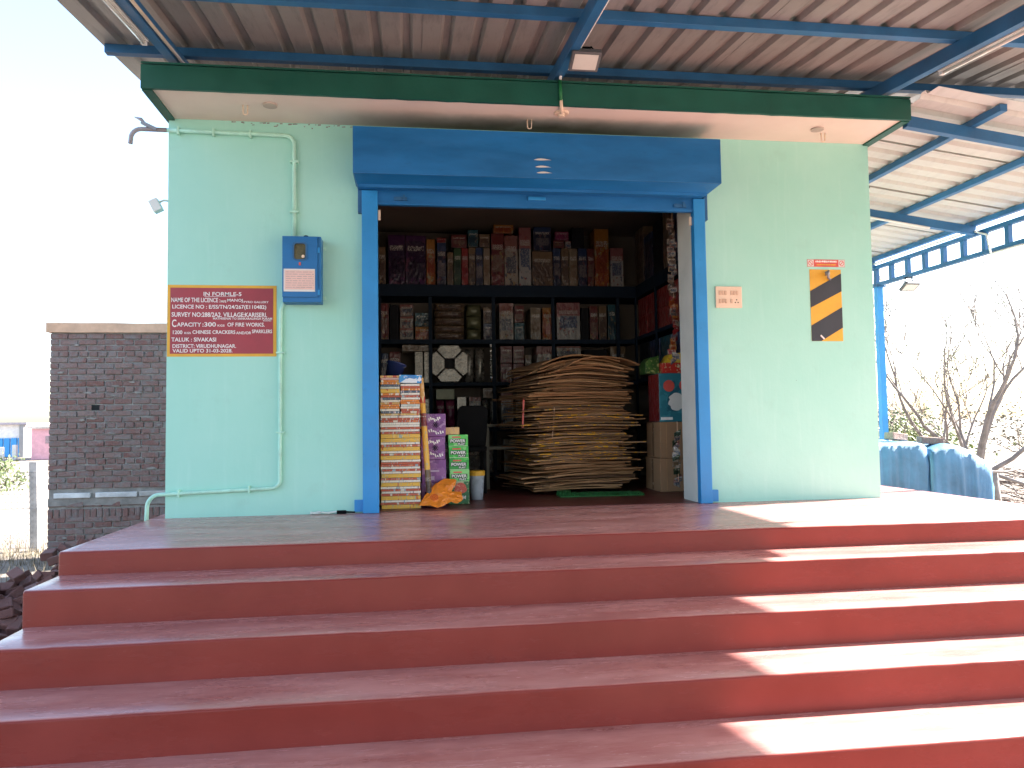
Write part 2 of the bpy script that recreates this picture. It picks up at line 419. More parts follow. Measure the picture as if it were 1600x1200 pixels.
# ------------------------------------------------------------------ building
bd = thing('shop_building', 'small mint green flat roofed shop with a wide open doorway', 'building', (W/2, 2, 0))
OX0, OX1, OZ, TH = 1.50, 4.10, 2.55, .32
b = B(); b.prism([(0,0),(OX0,0),(OX0,OZ),(OX1,OZ),(OX1,0),(W,0),(W,H),(0,H)], 1, 0, TH-.02)
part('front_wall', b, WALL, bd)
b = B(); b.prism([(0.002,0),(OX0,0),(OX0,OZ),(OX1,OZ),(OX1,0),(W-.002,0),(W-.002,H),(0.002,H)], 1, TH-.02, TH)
part('inner_wall_face', b, ROOM, bd)
b = B(); b.box(0, .2, TH, 4.2, 0, H); part('left_side_wall', b, WALL, bd)
b = B(); b.box(W-.2, W, TH, 4.2, 0, H); part('right_side_wall', b, WALL, bd)
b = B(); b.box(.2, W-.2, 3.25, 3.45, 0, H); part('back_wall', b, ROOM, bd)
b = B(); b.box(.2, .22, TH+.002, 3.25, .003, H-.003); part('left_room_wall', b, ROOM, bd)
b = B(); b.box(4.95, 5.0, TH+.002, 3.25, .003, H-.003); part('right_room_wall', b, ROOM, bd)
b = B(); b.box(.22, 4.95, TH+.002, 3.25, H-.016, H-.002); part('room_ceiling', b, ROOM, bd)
b = B(); b.box(.02, W-.02, .46, .58, 3.146, 3.44); part('light_block_upstand', b, CONC, bd)  # unseen block added on the slab to stop light under the awning sheets
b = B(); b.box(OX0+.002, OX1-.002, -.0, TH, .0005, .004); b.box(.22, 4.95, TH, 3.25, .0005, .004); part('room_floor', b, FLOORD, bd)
# pale plaster reveal on the right of the doorway
b = B(); b.box(OX1-.008, OX1-.0005, .012, TH+.004, .004, OZ-.002); part('door_reveal', b, WHITEP, bd)
OV = .52
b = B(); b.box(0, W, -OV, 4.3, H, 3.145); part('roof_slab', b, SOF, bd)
b = B()
nf = 60
for i in range(nf+1):
    x = -.02+(W+.04)*i/nf; e = .005*noise.noise(Vector((x*3, 0, 1))); g = .004*noise.noise(Vector((x*8, 2, 1)))
    b.v += [(x, -OV-.028, 3.157+e), (x, -OV-.028, 2.992+g), (x, -OV-.0005, 2.992+g), (x, -OV-.0005, 3.157+e)]
for i in range(nf):
    for k in range(4): b.face([i*4+k, i*4+(k+1)%4, i*4+4+(k+1)%4, i*4+4+k])
b.face([0,1,2,3]); b.face([nf*4+k for k in (3,2,1,0)])
part('fascia', b, GREEN, bd)
b = B(); b.box(-.02, -.0005, -OV, 4.3, 2.985, 3.156); b.box(0, .045, -OV, -.002, 2.985, 2.9995); part('slab_edge_band', b, GREEN, bd)
b = B(); b.box(W+.0005, W+.02, -OV, 4.3, 2.985, 3.156); b.box(W-.045, W, -OV, -.002, 2.985, 2.9995); part('slab_edge_band', b, GREEN, bd)
b = B(); b.box(-.02, W+.02, -OV-.028, -OV+.06, 3.166, 3.178); part('slab_top_screed', b, GREEN, bd)
# soffit fittings
def hook(x, y):
    b = B(); pts = [(x-.016, y, H)]+[(x-.016*math.cos(a), y, H-.055-.016*math.sin(a)) for a in [i*math.pi/8 for i in range(9)]]+[(x+.016, y, H)]
    b.tube(pts, .005, 6); part('fan_hook', b, CREAMP, bd, smooth=True)
for x, y in ((.62, -.30), (2.72, -.24), (5.16, -.20)): hook(x, y)
for x, y in ((.80, -.33), (5.06, -.29)):
    b = B(); b.lathe([(.05, -.012), (.05, 0)], (x, y, H), 20); part('round_cover_plate', b, M('dull_plate', (.46, .38, .32), .6), bd)

# loft slabs inside the room
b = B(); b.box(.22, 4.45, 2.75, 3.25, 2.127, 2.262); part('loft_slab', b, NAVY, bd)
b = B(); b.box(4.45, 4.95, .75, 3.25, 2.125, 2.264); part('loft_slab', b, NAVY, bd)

# ------------------------------------------------------------------ roller shutter
sh = thing('roller_shutter', 'blue steel roller shutter rolled up into its long hood', 'shutter', (2.8, -.05, 0))
b = B(); hx0, hx1 = 1.388, 4.222
b.prism([(-.0005, 2.885), (-.33, 2.868), (-.33, 2.515), (-.0005, 2.515)], 0, hx0, hx1); part('hood', b, BLUE, sh, bevel=.004)
b = B(); n0 = len(b.v)
b.v += [(hx0+.008,-.322,2.514),(hx1-.008,-.322,2.514),(hx1-.06,-.20,2.475),(hx0+.02,-.20,2.475),(hx0+.008,-.002,2.514),(hx1-.008,-.002,2.514),(hx1-.06,-.002,2.475),(hx0+.02,-.002,2.475)]
for q in ((0,1,2,3),(3,2,6,7),(0,3,7,4),(1,5,6,2),(4,7,6,5),(0,4,5,1)): b.face(list(q))
part('hood_underside', b, BLUE, sh)
b = B(); b.box(hx0+.03, hx1-.07, -.205, -.185, 2.452, 2.475); part('hood_lip', b, BLUE, sh)
b = B(); b.box(1.53, 4.12, -.045, -.015, 2.365, 2.56); b.box(1.53, 4.12, -.055, -.045, 2.365, 2.385); b.box(1.53, 4.12, -.052, -.045, 2.47, 2.478)
part('bottom_rail', b, BLUE, sh)
b = B(); b.box(2.73, 2.87, -.068, -.0455, 2.425, 2.452); part('pull_handle', b, BLUEB, sh, bevel=.004)
for x in (1.68, 3.93):
    b = B(); b.box(x, x+.10, -.062, -.0455, 2.40, 2.425); b.box(x+.07, x+.085, -.075, -.062, 2.395, 2.44); part('lock_bolt', b, GREYM if x < 0 else BLUED, sh)
# dents where the paint has flaked on the hood
for i, (x0, x1, z) in enumerate(((2.735, 2.87, 2.655), (2.745, 2.865, 2.60), (2.755, 2.875, 2.555))):
    b = B(); k = 9; pts = []
    for j in range(k+1): t = j/k; pts.append((x0+(x1-x0)*t, z+.006*math.sin(t*3)+.010*math.sin(math.pi*t)*(1-t)))
    for j in range(k, -1, -1): t = j/k; pts.append((x0+(x1-x0)*t, z+.006*math.sin(t*3)-.012*math.sin(math.pi*t)*(1-.6*t)))
    b.prism(pts[:k]+pts[k+1:-1], 1, -.3335, -.3312); part('flaked_paint', b, WHITEP, sh)
for x0, x1 in ((1.435, 1.555), (4.088, 4.185)):
    b = B(); b.box(x0, x1, -.07, -.0008, .002, 2.47); part('guide_channel', b, BLUEB, sh, bevel=.004)
b = B(); b.box(4.1855, 4.25, -.03, -.0008, .012, .105); part('guide_foot', b, BLUEB, sh)
b = B(); b.box(1.37, 1.4345, -.03, -.0008, .012, .10); part('guide_foot', b, BLUEB, sh)
for x0, x1 in ((1.405, 1.4345), (4.1855, 4.215)):
    b = B(); b.box(x0, x1, -.05, -.0008, 2.30, 2.52); part('hood_bracket', b, BLUED, sh)
b = B(); b.box(4.066, 4.087, -.03, -.008, 2.26, 2.33); part('stop_catch', b, CREAMP, sh, bevel=.004)
b = B(); b.box(1.556, 1.575, -.03, -.008, 2.25, 2.33); part('stop_catch', b, CREAMP, sh, bevel=.004)

# ------------------------------------------------------------------ front awning
S = .111
def rz(y): return 3.35+S*(y+.45)
fr = thing('front_awning', 'corrugated metal awning on blue steel rafters over the steps', 'awning', (3.9, -8.4, GZ))
XA, XB, YA, YB = -.36, 8.66, -8.6, .45
def corr(x0, x1, y0, y1, zf, axis, seed):
    """trapezoid ribbed sheet; ribs run along the other axis"""
    b = B(); pitch = .213
    us = []; u = x0
    while u < x1-1e-6:
        for du, h in ((0, 0), (.125, 0), (.145, .034), (.19, .034)):
            if u+du <= x1: us.append((u+du, h))
        u += pitch
    us.append((x1, 0)); nv = 14
    for j in range(nv+1):
        for (u, h) in us:
            v_ = y0+(y1-y0)*j/nv
            x, y = (u, v_) if axis == 0 else (v_, u)
            z = zf(x, y)+h+.004*noise.noise(Vector((x*1.5, y*1.5, seed)))
            b.v.append((x, y, z))
    k = len(us)
    for j in range(nv):
        for i in range(k-1): b.face([j*k+i, j*k+i+1, (j+1)*k+i+1, (j+1)*k+i])
    return b
def thicken(o, t=.0025):
    m_ = o.modifiers.new('thickness', 'SOLIDIFY'); m_.thickness = t; m_.offset = 1
npan = 8; pw = (XB-XA)/npan
for i in range(npan):
    x0 = XA+pw*i
    o = part('roof_sheet', corr(x0, x0+pw+.03, YA, YB, lambda x, y, i=i: rz(y)+.034+.003*(i % 2), 0, i), SHEET, fr); thicken(o)
for y in (-.30, -1.30, -2.35, -3.4, -4.45, -5.5, -6.5, -7.5, -8.4):
    b = B(); z = rz(y); b.box(XA+.02, XB-.05, y-.03, y+.03, z-.032, z+.030); part('purlin', b, BLUED, fr, bevel=.003)
for x in (.17, 2.90, 5.53):
    b = B(); b.beam((x, YA+.1, rz(YA+.1)-.085), (x, .02, rz(.02)-.085), .062, .10); part('rafter', b, BLUED, fr, bevel=.003)
for x in (.17, 5.53):
    b = B(); b.box(x-.04, x+.04, -8.48, -8.40, GZ, rz(-8.44)-.14); part('post', b, BLUEB, fr)
for x in (.17, 2.90, 5.53):
    b = B(); b.box(x-.05, x+.05, -.12, -.02, 3.147, rz(-.07)-.137); part('rafter_seat', b, BLUED, fr)

# ------------------------------------------------------------------ side shed roof
XE, ZE, K = 8.06, 2.755, .133
def sz(x): return ZE+K*(8.0-x)
sr = thing('side_lean_to', 'pale corrugated lean-to roof on blue steel beside the shop wall', 'awning', (7, 2, GZ))
for i in range(6):
    y0 = -.86+1.02*i
    o = part('roof_sheet', corr(y0, y0+1.05, W+.025, XE, lambda x, y, i=i: sz(x)+.06+.003*(i % 2), 1, 20+i), SHEET2, sr); thicken(o)
for x, ya in ((6.285, -.80), (7.14, -.8), (7.97, -.80)):
    b = B(); z = sz(x); b.box(x-.03, x+.03, ya, 5.2, z, z+.055); part('purlin', b, BLUED, sr, bevel=.003)
for y in (-.46, 1.62, 3.45, 5.1):
    b = B(); b.beam((W+.03, y, sz(W+.03)-.05), (7.97, y, sz(7.97)-.05), .06, .09); part('rafter', b, BLUED, sr, bevel=.003)
# ladder beam along the eave
b = B(); b.box(7.97, 8.03, .82, 5.2, 2.655, 2.70); part('beam_chord', b, BLUED, sr)
b = B(); b.box(7.97, 8.03, .82, 5.2, 2.42, 2.465); part('beam_chord', b, BLUED, sr)
y = .85
while y < 5.2:
    b = B(); b.box(7.975, 8.025, y-.028, y+.028, 2.4655, 2.6545); part('beam_web', b, BLUED, sr); y += .325
for y in (3.42, .85):
    b = B(); b.box(7.96, 8.04, y-.04, y+.04, GZ, 2.4195); part('post', b, BLUEB, sr)
    b = B(); b.box(7.93, 8.07, y-.08, y+.08, 2.405, 2.4195); part('post_cap', b, BLUED, sr)
b = B(); b.tube([(7.95, 5.0, 2.72), (7.95, 2.6, 2.72), (7.955, 1.62, 2.71), (7.955, 1.42, 2.62), (7.955, 1.38, 2.40), (7.955, .85, 2.40)], .012, 6); part('cable_conduit', b, WHITE, sr, smooth=True)
b = B(); b.tube([(6.5, 1.57, sz(6.5)-.105), (7.4, 1.57, sz(7.4)-.115)], .012, 6); part('cable_conduit', b, WHITE, sr, smooth=True)

# ------------------------------------------------------------------ lamps, cameras, conduits
def floodlight(c, wd, ht, label, tilt, hang):
    t = thing('floodlight', label, 'floodlight', c)
    ax = (Vector((1,0,0)), Vector((0, math.cos(tilt), math.sin(tilt))), Vector((0, -math.sin(tilt), math.cos(tilt))))
    c = Vector(c)
    b = B(); b.obox(c, ax, (wd/2, ht/2, .018)); part('housing', b, M('lamp_housing_grey', (.10, .10, .105), .5, .1, 5, 0), t, bevel=.004)
    b = B(); b.obox(c-ax[2]*.0195, ax, (wd/2-.019, ht/2-.019, .0015)); part('glass', b, GLASS, t)
    b = B(); p = c+ax[2]*.02
    b.tube([p+Vector((-wd*.33, 0, 0)), p+Vector((-wd*.2, .01, hang)), p+Vector((wd*.2, .01, hang)), p+Vector((wd*.33, 0, 0))], .008, 6); part('bracket', b, BLACK, t)
    b = B(); b.tube([p+Vector((wd*.2, .02, 0)), p+Vector((wd*.42, .0, hang*.5)), p+Vector((wd*.22, 0, hang*1.05))], .006, 6); part('cable', b, BLACK, t)
    return t
floodlight((2.985, -1.0, 3.115), .20, .16, 'small square floodlight hanging under the middle rafter', R(-24), .08)
floodlight((7.98, 2.75, 2.30), .20, .15, 'small floodlight under the ladder beam of the lean-to', R(-30), .095)
t = thing('cable_conduit', 'thin white conduit running down from the floodlight to the soffit', 'conduit', (2.94, -.55, 3.0))
b = B(); b.tube([(2.945, -2.6, rz(-2.6)-.10), (2.945, -1.1, rz(-1.1)-.10), (2.94, -.72, rz(-.72)-.12), (2.905, -.575, 3.22), (2.90, -.562, 3.16)], .0105, 8); part('pipe', b, WHITE, t, smooth=True)
b = B(); b.tube([(2.90, -.562, 3.175), (2.905, -.562, 3.02)], .0125, 8); part('painted_pipe', b, M('green_pipe', (.01, .16, .05), .5, .1), t, smooth=True)
b = B(); b.tube([(2.905, -.562, 3.03), (2.91, -.55, 2.98), (2.93, -.46, 2.975), (2.94, -.43, 2.985)], .0125, 8); part('pipe', b, CREAMP, t, smooth=True)
b = B(); b.lathe([(.05, -.014), (.056, -.008), (.056, -.0005)], (2.94, -.40, H), 20); part('rose', b, CREAMP, t)
b = B(); b.lathe([(.022, -.035), (.028, -.014)], (2.94, -.40, H), 14); part('lamp_holder', b, CREAMP, t)
def tube_light(a, c, label):
    a, c = Vector(a), Vector(c); t = thing('tube_light', label, 'tube light', a)
    b = B(); b.beam(a, c, .045, .03); part('batten', b, WHITE, t, bevel=.003)
    d = (c-a).normalized(); o = Vector((0, 0, -.033))
    b = B(); b.tube([a+d*.04+o, c-d*.04+o], .0135, 10); part('tube', b, GLASS, t, smooth=True)
    b = B(); b.beam(a+d*.005+o*.8, a+d*.04+o*.8, .03, .035); b.beam(c-d*.04+o*.8, c-d*.005+o*.8, .03, .035); part('end_cap', b, WHITE, t)
def raf(x, y, dz=-.12): return (x, y, rz(y)+dz)
tube_light(raf(.105, -.84), raf(.105, -2.05), 'white tube light fixed beside the left rafter of the awning')
tube_light(raf(5.60, -1.02), raf(5.60, -2.22), 'white tube light fixed beside the right rafter of the awning')
b = B(); b.tube([raf(.225, -.25), raf(.225, -2.8)], .011, 8); solo('cable_conduit', b, CREAMP, 'thin cream conduit running along the left rafter', 'conduit', raf(.225, -.25), smooth=True)
b = B(); b.tube([raf(5.60, -1.9, -.185), raf(5.60, -2.9, -.185)], .014, 8); solo('cable_conduit', b, CREAMP, 'short cream conduit beside the tube light on the right rafter', 'conduit', raf(5.60, -1.9, -.185), smooth=True)
# wall lamp at the left corner
t = thing('wall_lamp', 'small pale lamp on a bracket at the left corner of the shop', 'lamp', (-.03, .15, 2.43))
b = B(); b.box(-.028, -.0005, .10, .20, 2.33, 2.49); part('back_plate', b, PIPEM, t, bevel=.006)
b = B(); b.tube([(-.028, .15, 2.41), (-.075, .15, 2.415), (-.10, .14, 2.40)], .009, 8); part('arm', b, WHITE, t, smooth=True)
b = B(); b.obox((-.125, .13, 2.365), ((.9, 0, .45), (0, 1, 0), (-.45, 0, .9)), (.034, .035, .048)); part('lamp_head', b, WHITE, t, bevel=.006)
t = thing('security_camera', 'small white box camera on the right side wall under the lean-to', 'camera', (W, .06, 2.63))
b = B(); b.box(W+.0005, W+.035, .05, .12, 2.60, 2.68); part('body', b, WHITE, t, bevel=.005)
b = B(); b.tube([(W+.018, .05, 2.64), (W+.018, .035, 2.64)], .012, 10); part('lens', b, BLACK, t)

random.seed(77)
for i in range(26):
    x = .45+.93*i/26+random.uniform(-.02, .02); z = 2.992-random.choice((0, 0, 0, .03))*random.random(); b = B(); l = random.uniform(.004, .014)
    b.obox((x, -.0012, z), ((1, 0, .1), (0, 1, 0), (-.1, 0, 1)), (l, .0008, random.uniform(.002, .005))); part('chipped_paint', b, MORTAR, bd)
# ------------------------------------------------------------------ conduit and meter box on the left wall
t = thing('wall_conduit', 'mint painted conduit bending along the wall down to the meter box', 'conduit', (.5, -.02, 2.9))
def bend(a, c, d, r, n=6):
    """arc from direction a->c to c->d with radius r"""
    a, c, d = Vector(a), Vector(c), Vector(d); u = (a-c).normalized(); v_ = (d-c).normalized()
    return [tuple(c+u*r*(1-math.sin(s))+v_*r*(1-math.cos(s))) for s in [math.pi/2*i/n for i in range(n+1)]]
py = -.020
b = B(); b.tube([(-.005, py, 2.902)]+bend((0, py, 2.902), (.925, py, 2.892), (.925, py, 2.0), .07)+[(.925, py, 2.105)], .0155, 10); part('pipe', b, PIPEM, t, smooth=True)
b = B(); b.tube([(-.008, py, 2.902)]+bend((0, py, 2.902), (-.262, py, 2.905), (-.262, py, 2.6), .075)+[(-.265, py, 2.79)], .0165, 10); part('bare_pipe_end', b, PIPEG, t, smooth=True)
b = B(); b.obox((-.13, py-.01, 2.925), ((.9, 0, -.42), (0, 1, 0), (.42, 0, .9)), (.06, .014, .012)); part('cable_clip', b, GREYM, t)
b = B(); b.tube([(-.15, py-.01, 2.935), (-.19, py-.01, 2.975), (-.235, py-.01, 2.99)], [.006, .014, .003], 8); part('insulator', b, PIPEG, t, smooth=True)
for (x, z, vert) in ((.075, 2.90, 0), (.33, 2.897, 0), (.60, 2.894, 0), (.925, 2.69, 1), (.925, 2.30, 1)):
    b = B()
    if vert: b.box(x-.032, x+.032, py-.018, -.0008, z-.008, z+.008)
    else: b.box(x-.008, x+.008, py-.018, -.0008, z-.030, z+.030)
    part('clamp', b, PIPEM, t, bevel=.003)
t = thing('earth_conduit', 'pale green conduit from the meter box down the wall and off the platform', 'conduit', (.82, -.02, .2))
b = B(); p1 = bend((.822, py, 1.6), (.822, py, .205), (0, py, .185), .06); p2 = bend((.5, py, .19), (-.115, py, .175), (-.13, py, -.1), .08)
b.tube([(.848, py, 1.60), (.826, py, 1.54), (.824, py, 1.2)]+p1+p2+[(-.135, py, -.3)], .0145, 10); part('pipe', b, PIPEM, t, smooth=True)
for (x, z, vert) in ((.824, 1.22, 1), (.823, .62, 1), (.60, .20, 0), (.1, .183, 0)):
    b = B()
    if vert: b.box(x-.03, x+.03, py-.017, -.0008, z-.007, z+.007)
    else: b.box(x-.007, x+.007, py-.017, -.0008, z-.028, z+.028)
    part('clamp', b, PIPEM, t, bevel=.003)
t = thing('meter_box', 'blue steel electricity meter box with a pink notice on its door', 'meter box', (.98, -.07, 1.85))
mx0, mx1, mz0, mz1 = .858, 1.125, 1.60, 2.085
b = B(); b.box(mx0, mx1+.012, -.135, -.0008, mz0-.012, mz1); part('cabinet', b, BLUE, t, bevel=.004)
wx0, wx1, wz0, wz1 = .94, 1.03, 1.905, 2.03
b = B(); b.box(mx0, wx0, -.149, -.136, mz0+.025, mz1-.004); b.box(wx1, mx1-.012, -.149, -.136, mz0+.025, mz1-.004); b.box(wx0, wx1, -.149, -.136, wz1, mz1-.004); b.box(wx0, wx1, -.149, -.136, mz0+.025, wz0)
dr = part('door', b, BLUE, t)
b = B(); rr = .02
def rrect(x0, x1, z0, z1, r, k=4):
    pts = []
    for cx, cz, a0 in ((x1-r, z1-r, 0), (x0+r, z1-r, 90), (x0+r, z0+r, 180), (x1-r, z0+r, 270)):
        for i in range(k+1): a = R(a0+90*i/k); pts.append((cx+r*math.cos(a), cz+r*math.sin(a)))
    return pts
o_, i_ = rrect(wx0-.008, wx1+.008, wz0-.008, wz1+.008, .024), rrect(wx0+.003, wx1-.003, wz0+.003, wz1-.003, .02)
k = len(o_)
b.v += [(p[0], -.154, p[1]) for p in o_]+[(p[0], -.154, p[1]) for p in i_]+[(p[0], -.1495, p[1]) for p in o_]+[(p[0], -.14, p[1]) for p in i_]
for i in range(k):
    j = (i+1) % k; b.face([i, j, k+j, k+i]); b.face([i, 2*k+i, 2*k+j, j]); b.face([k+i, k+j, 3*k+j, 3*k+i])
part('window_frame', b, BLUED, dr)
b = B(); b.box(wx0+.001, wx1-.001, -.139, -.1365, wz0+.001, wz1-.001); part('meter_face', b, M('meter_face', (.10, .09, .04), .35, .5, 30, 0), t)
b = B(); b.tube([(1.008, -.150, 1.93), (1.008, -.139, 1.93)], .012, 12); part('meter_dial', b, CREAMP, t)
b = B(); b.box(.978, .992, -.1525, -.1495, 1.862, 1.885); part('keyhole', b, REDST, dr)
b = B(); b.box(.868, 1.095, -.1515, -.1495, 1.665, 1.835); ntc = part('notice', b, WHITE, dr)
b = B(); b.box(.876, 1.092, -.1530, -.1517, 1.68, 1.824); part('notice_print', b, PINKP, ntc)
INK = M('faded_ink', (.50, .36, .34), .6, .2, 30, 0)
for i in range(8):
    z = 1.811-.0165*i; b = B(); x = .884
    while x < 1.08:
        l = random.uniform(.012, .045); b.box(x, min(x+l, 1.086), -.1538, -.1532, z-.0022, z+.0022); x += l+.007
    part('notice_line', b, INK, ntc)
b = B(); b.lathe([(.02, 0), (.022, .012), (.012, .02)], (1.02, -.07, mz1+.001), 12); part('cable_gland', b, BLACK, t)
for z in (1.66, 1.98):
    b = B(); b.box(mx1-.011, mx1+.004, -.148, -.136, z-.02, z+.02); part('hinge', b, BLUEB, t)
for z in (1.64, 2.02):
    b = B(); b.box(mx1+.013, mx1+.035, -.012, -.0008, z-.012, z+.012); part('fixing_lug', b, PIPEM, t)

# ------------------------------------------------------------------ painted licence sign
t = thing('licence_sign', 'maroon licence notice with ochre border and white lettering painted on the wall', 'sign', (.4, -.003, 1.46))
b = B(); b.box(.003, .792, -.0030, -.0006, 1.194, 1.733); part('border', b, YEL, t)
b = B(); b.box(.024, .768, -.0042, -.0031, 1.215, 1.712); part('panel', b, MAROON, t)
def L(s, x0, x1, y0, y1, off=.004):
    X = lambda c: .003+(c-85)*5.76e-4; Z = lambda c: 1.733-(c-112)*5.93e-4
    text(s, X(x0), X(x1), Z(y1), Z(y0), -.0046, LET, t, off=off)
for a in (("IN FORMLE-5",535,1010,200,250),("NAME OF THE LICENCE :",135,742,275,332),("M/S",750,820,305,334),("MANOJ",832,1027,285,334),("PYRO GALLERY",1040,1355,312,338),
          ("LICENCE NO : E/SS/TN/24/267(E110482)",148,1325,364,428),("SURVEY NO:288/2A2. VILLAGE:KARISERI.",140,1335,460,518),("MATHISENAI TO SANKARALINGA PURAM",655,1400,524,552),("ROAD",1285,1390,555,572),
          ("C",145,200,552,648),("APACITY",205,508,590,642),(":300",522,692,585,642),("KGS",712,800,615,640),("OF FIRE WORKS.",835,1305,590,640),
          ("1200",158,275,690,738),("KGS",300,380,710,736),("CHINESE CRACKERS",400,935,688,734),("AND/OR",945,1135,703,738),("SPARKLERS",1145,1400,678,724),
          ("TALUK : SIVAKASI",140,695,780,832),("DISTRICT: VIRUDHUNAGAR.",155,945,864,912),("VALID UPTO 31-03-2028.",155,900,924,970)): L(*a)
b = B(); b.box(.003+460*5.76e-4, .003+850*5.76e-4, -.0062, -.0045, 1.733-148*5.93e-4, 1.733-144*5.93e-4); part('underline', b, LET, t)

# ------------------------------------------------------------------ right wall: switch plate, sticker, hazard panel
t = thing('switch_plate', 'ivory switch and socket plate on the wall beside the doorway', 'switch plate', (4.39, -.01, 1.67))
b = B(); b.box(4.280, 4.506, -.016, -.0006, 1.585, 1.762); part('plate', b, CREAMP, t, bevel=.005)
SWM = M('switch_ivory', (.62, .42, .30), .35, .05, 4, 0)
for r_ in range(2):
    for g in range(2):
        for k in range(3):
            if r_ == 1 and g == 1 and k > 0: continue
            x = 4.307+g*.098+k*.0245; z = 1.708-.068*r_
            b = B(); b.box(x, x+.018, -.0215, -.0165, z-.018, z+.018); part('switch', b, SWM, t, bevel=.002)
for dx, dz in ((0, .014), (-.012, -.008), (.012, -.008)):
    b = B(); b.tube([(4.458+dx, -.0175, 1.637+dz), (4.458+dx, -.0163, 1.637+dz)], .005, 10); part('socket_hole', b, BLACK, t)
t = thing('warning_sticker', 'red and white no smoking sticker above the striped panel', 'sticker', (5.26, -.002, 1.97))
b = B(); b.box(5.095, 5.431, -.0022, -.0006, 1.938, 2.000); part('border', b, REDST, t)
for x0 in (5.098, 5.374):
    b = B(); b.box(x0, x0+.054, -.0032, -.0023, 1.941, 1.997); part('white_square', b, WHITE, t)
    b = B(); cx, cz = x0+.027, 1.969; k = 24
    for i in range(k):
        a = 2*math.pi*i/k
        b.v += [(cx+.022*math.cos(a), -.0042, cz+.022*math.sin(a)), (cx+.017*math.cos(a), -.0042, cz+.017*math.sin(a))]
    for i in range(k): j = (i+1) % k; b.face([2*i, 2*j, 2*j+1, 2*i+1])
    s = 1 if x0 > 5.2 else -1
    n0 = len(b.v); d = .0125
    b.v += [(cx-d-.002, -.0044, cz-s*d+.002*s), (cx-d+.002, -.0044, cz-s*d-.002*s), (cx+d+.002, -.0044, cz+s*d-.002*s), (cx+d-.002, -.0044, cz+s*d+.002*s)]
    b.face([n0, n0+1, n0+2, n0+3]); part('ban_symbol', b, REDST, t)
# two lines of script too small to read: pale strokes
for z, xa, xb, h, mt in ((1.983, 5.168, 5.36, .008, LET), (1.956, 5.178, 5.35, .006, YEL)):
    b = B(); x = xa
    while x < xb:
        l = random.uniform(.006, .018); b.box(x, min(x+l, xb), -.0034, -.0024, z-h*random.uniform(.7, 1), z+h*random.uniform(.6, 1)); x += l+.003
    part('script_line', b, mt, t)
t = thing('hazard_panel', 'yellow and black diagonally striped panel painted on the wall', 'sign', (5.25, -.002, 1.6))
px0, px1, pz0, pz1 = 5.112, 5.392, 1.312, 1.915
b = B(); b.box(px0, px1, -.0024, -.0006, pz0, pz1); part('yellow_ground', b, YEL, t)
def stripe(pts):
    b = B(); b.prism(pts, 1, -.0040, -.0026); part('black_stripe', b, BLK, t)
stripe([(px0, 1.592), (px1, 1.732), (px1, 1.883), (px0, 1.732)])
stripe([(px0, 1.3125), (px0+.085, 1.3125), (px1, 1.425), (px1, 1.598), (px0, 1.442)])
b = B(); b.tube([(5.255, -.05, 1.90), (5.25, -.045, 1.865), (5.262, -.03, 1.84), (5.29, -.012, 1.83)], .010, 8); b.lathe([(.018, 0), (.02, .028), (.012, .035)], (5.255, -.03, 1.86), 12); part('hanging_fixture', b, GREYM, t, smooth=True)
b = B(); b.obox((5.205, -.008, 1.345), ((.7, 0, -.7), (0, 1, 0), (.7, 0, .7)), (.022, .003, .006)); part('peeling_flake', b, LET, t)

# litter at the foot of the wall
b = B(); b.tube([(1.24, -.03, .014), (1.31, -.03, .014)], .013, 10); b.tube([(1.31, -.03, .014), (1.375, -.035, .010)], .006, 8)
solo('marker_stub', b, [BLACK], 'small dark stub lying at the wall foot beside the left guide', 'litter', (1.28, -.03, 0))
b = B(); random.seed(3)
for i in range(7):
    x, y = 1.07+random.random()*.14, -.075+random.random()*.05; b.obox((x, y, .008+random.random()*.012), ((1, random.uniform(-.4, .4), random.uniform(-.3, .3)), (0, 1, .3), (0, -.3, 1)), (.03, .012, .0015))
solo('paper_scrap', b, WHITE, 'crumpled white scrap on the platform by the mint wall', 'litter', (1.14, -.05, 0))

# ------------------------------------------------------------------ shelving inside
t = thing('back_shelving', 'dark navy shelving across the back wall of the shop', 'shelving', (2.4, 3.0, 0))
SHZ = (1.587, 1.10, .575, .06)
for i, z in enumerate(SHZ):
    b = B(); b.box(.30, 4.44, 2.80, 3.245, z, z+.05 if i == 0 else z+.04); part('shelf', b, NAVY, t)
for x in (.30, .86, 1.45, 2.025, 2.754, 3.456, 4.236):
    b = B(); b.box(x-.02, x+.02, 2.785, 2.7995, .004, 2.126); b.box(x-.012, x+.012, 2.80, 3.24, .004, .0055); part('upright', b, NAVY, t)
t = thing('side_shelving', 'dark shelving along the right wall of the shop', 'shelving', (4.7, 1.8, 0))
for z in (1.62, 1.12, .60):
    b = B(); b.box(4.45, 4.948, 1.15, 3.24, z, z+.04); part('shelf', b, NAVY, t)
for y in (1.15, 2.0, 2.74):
    b = B(); b.box(4.432, 4.449, y-.02, y+.02, .004, 2.124); part('upright', b, NAVY, t)

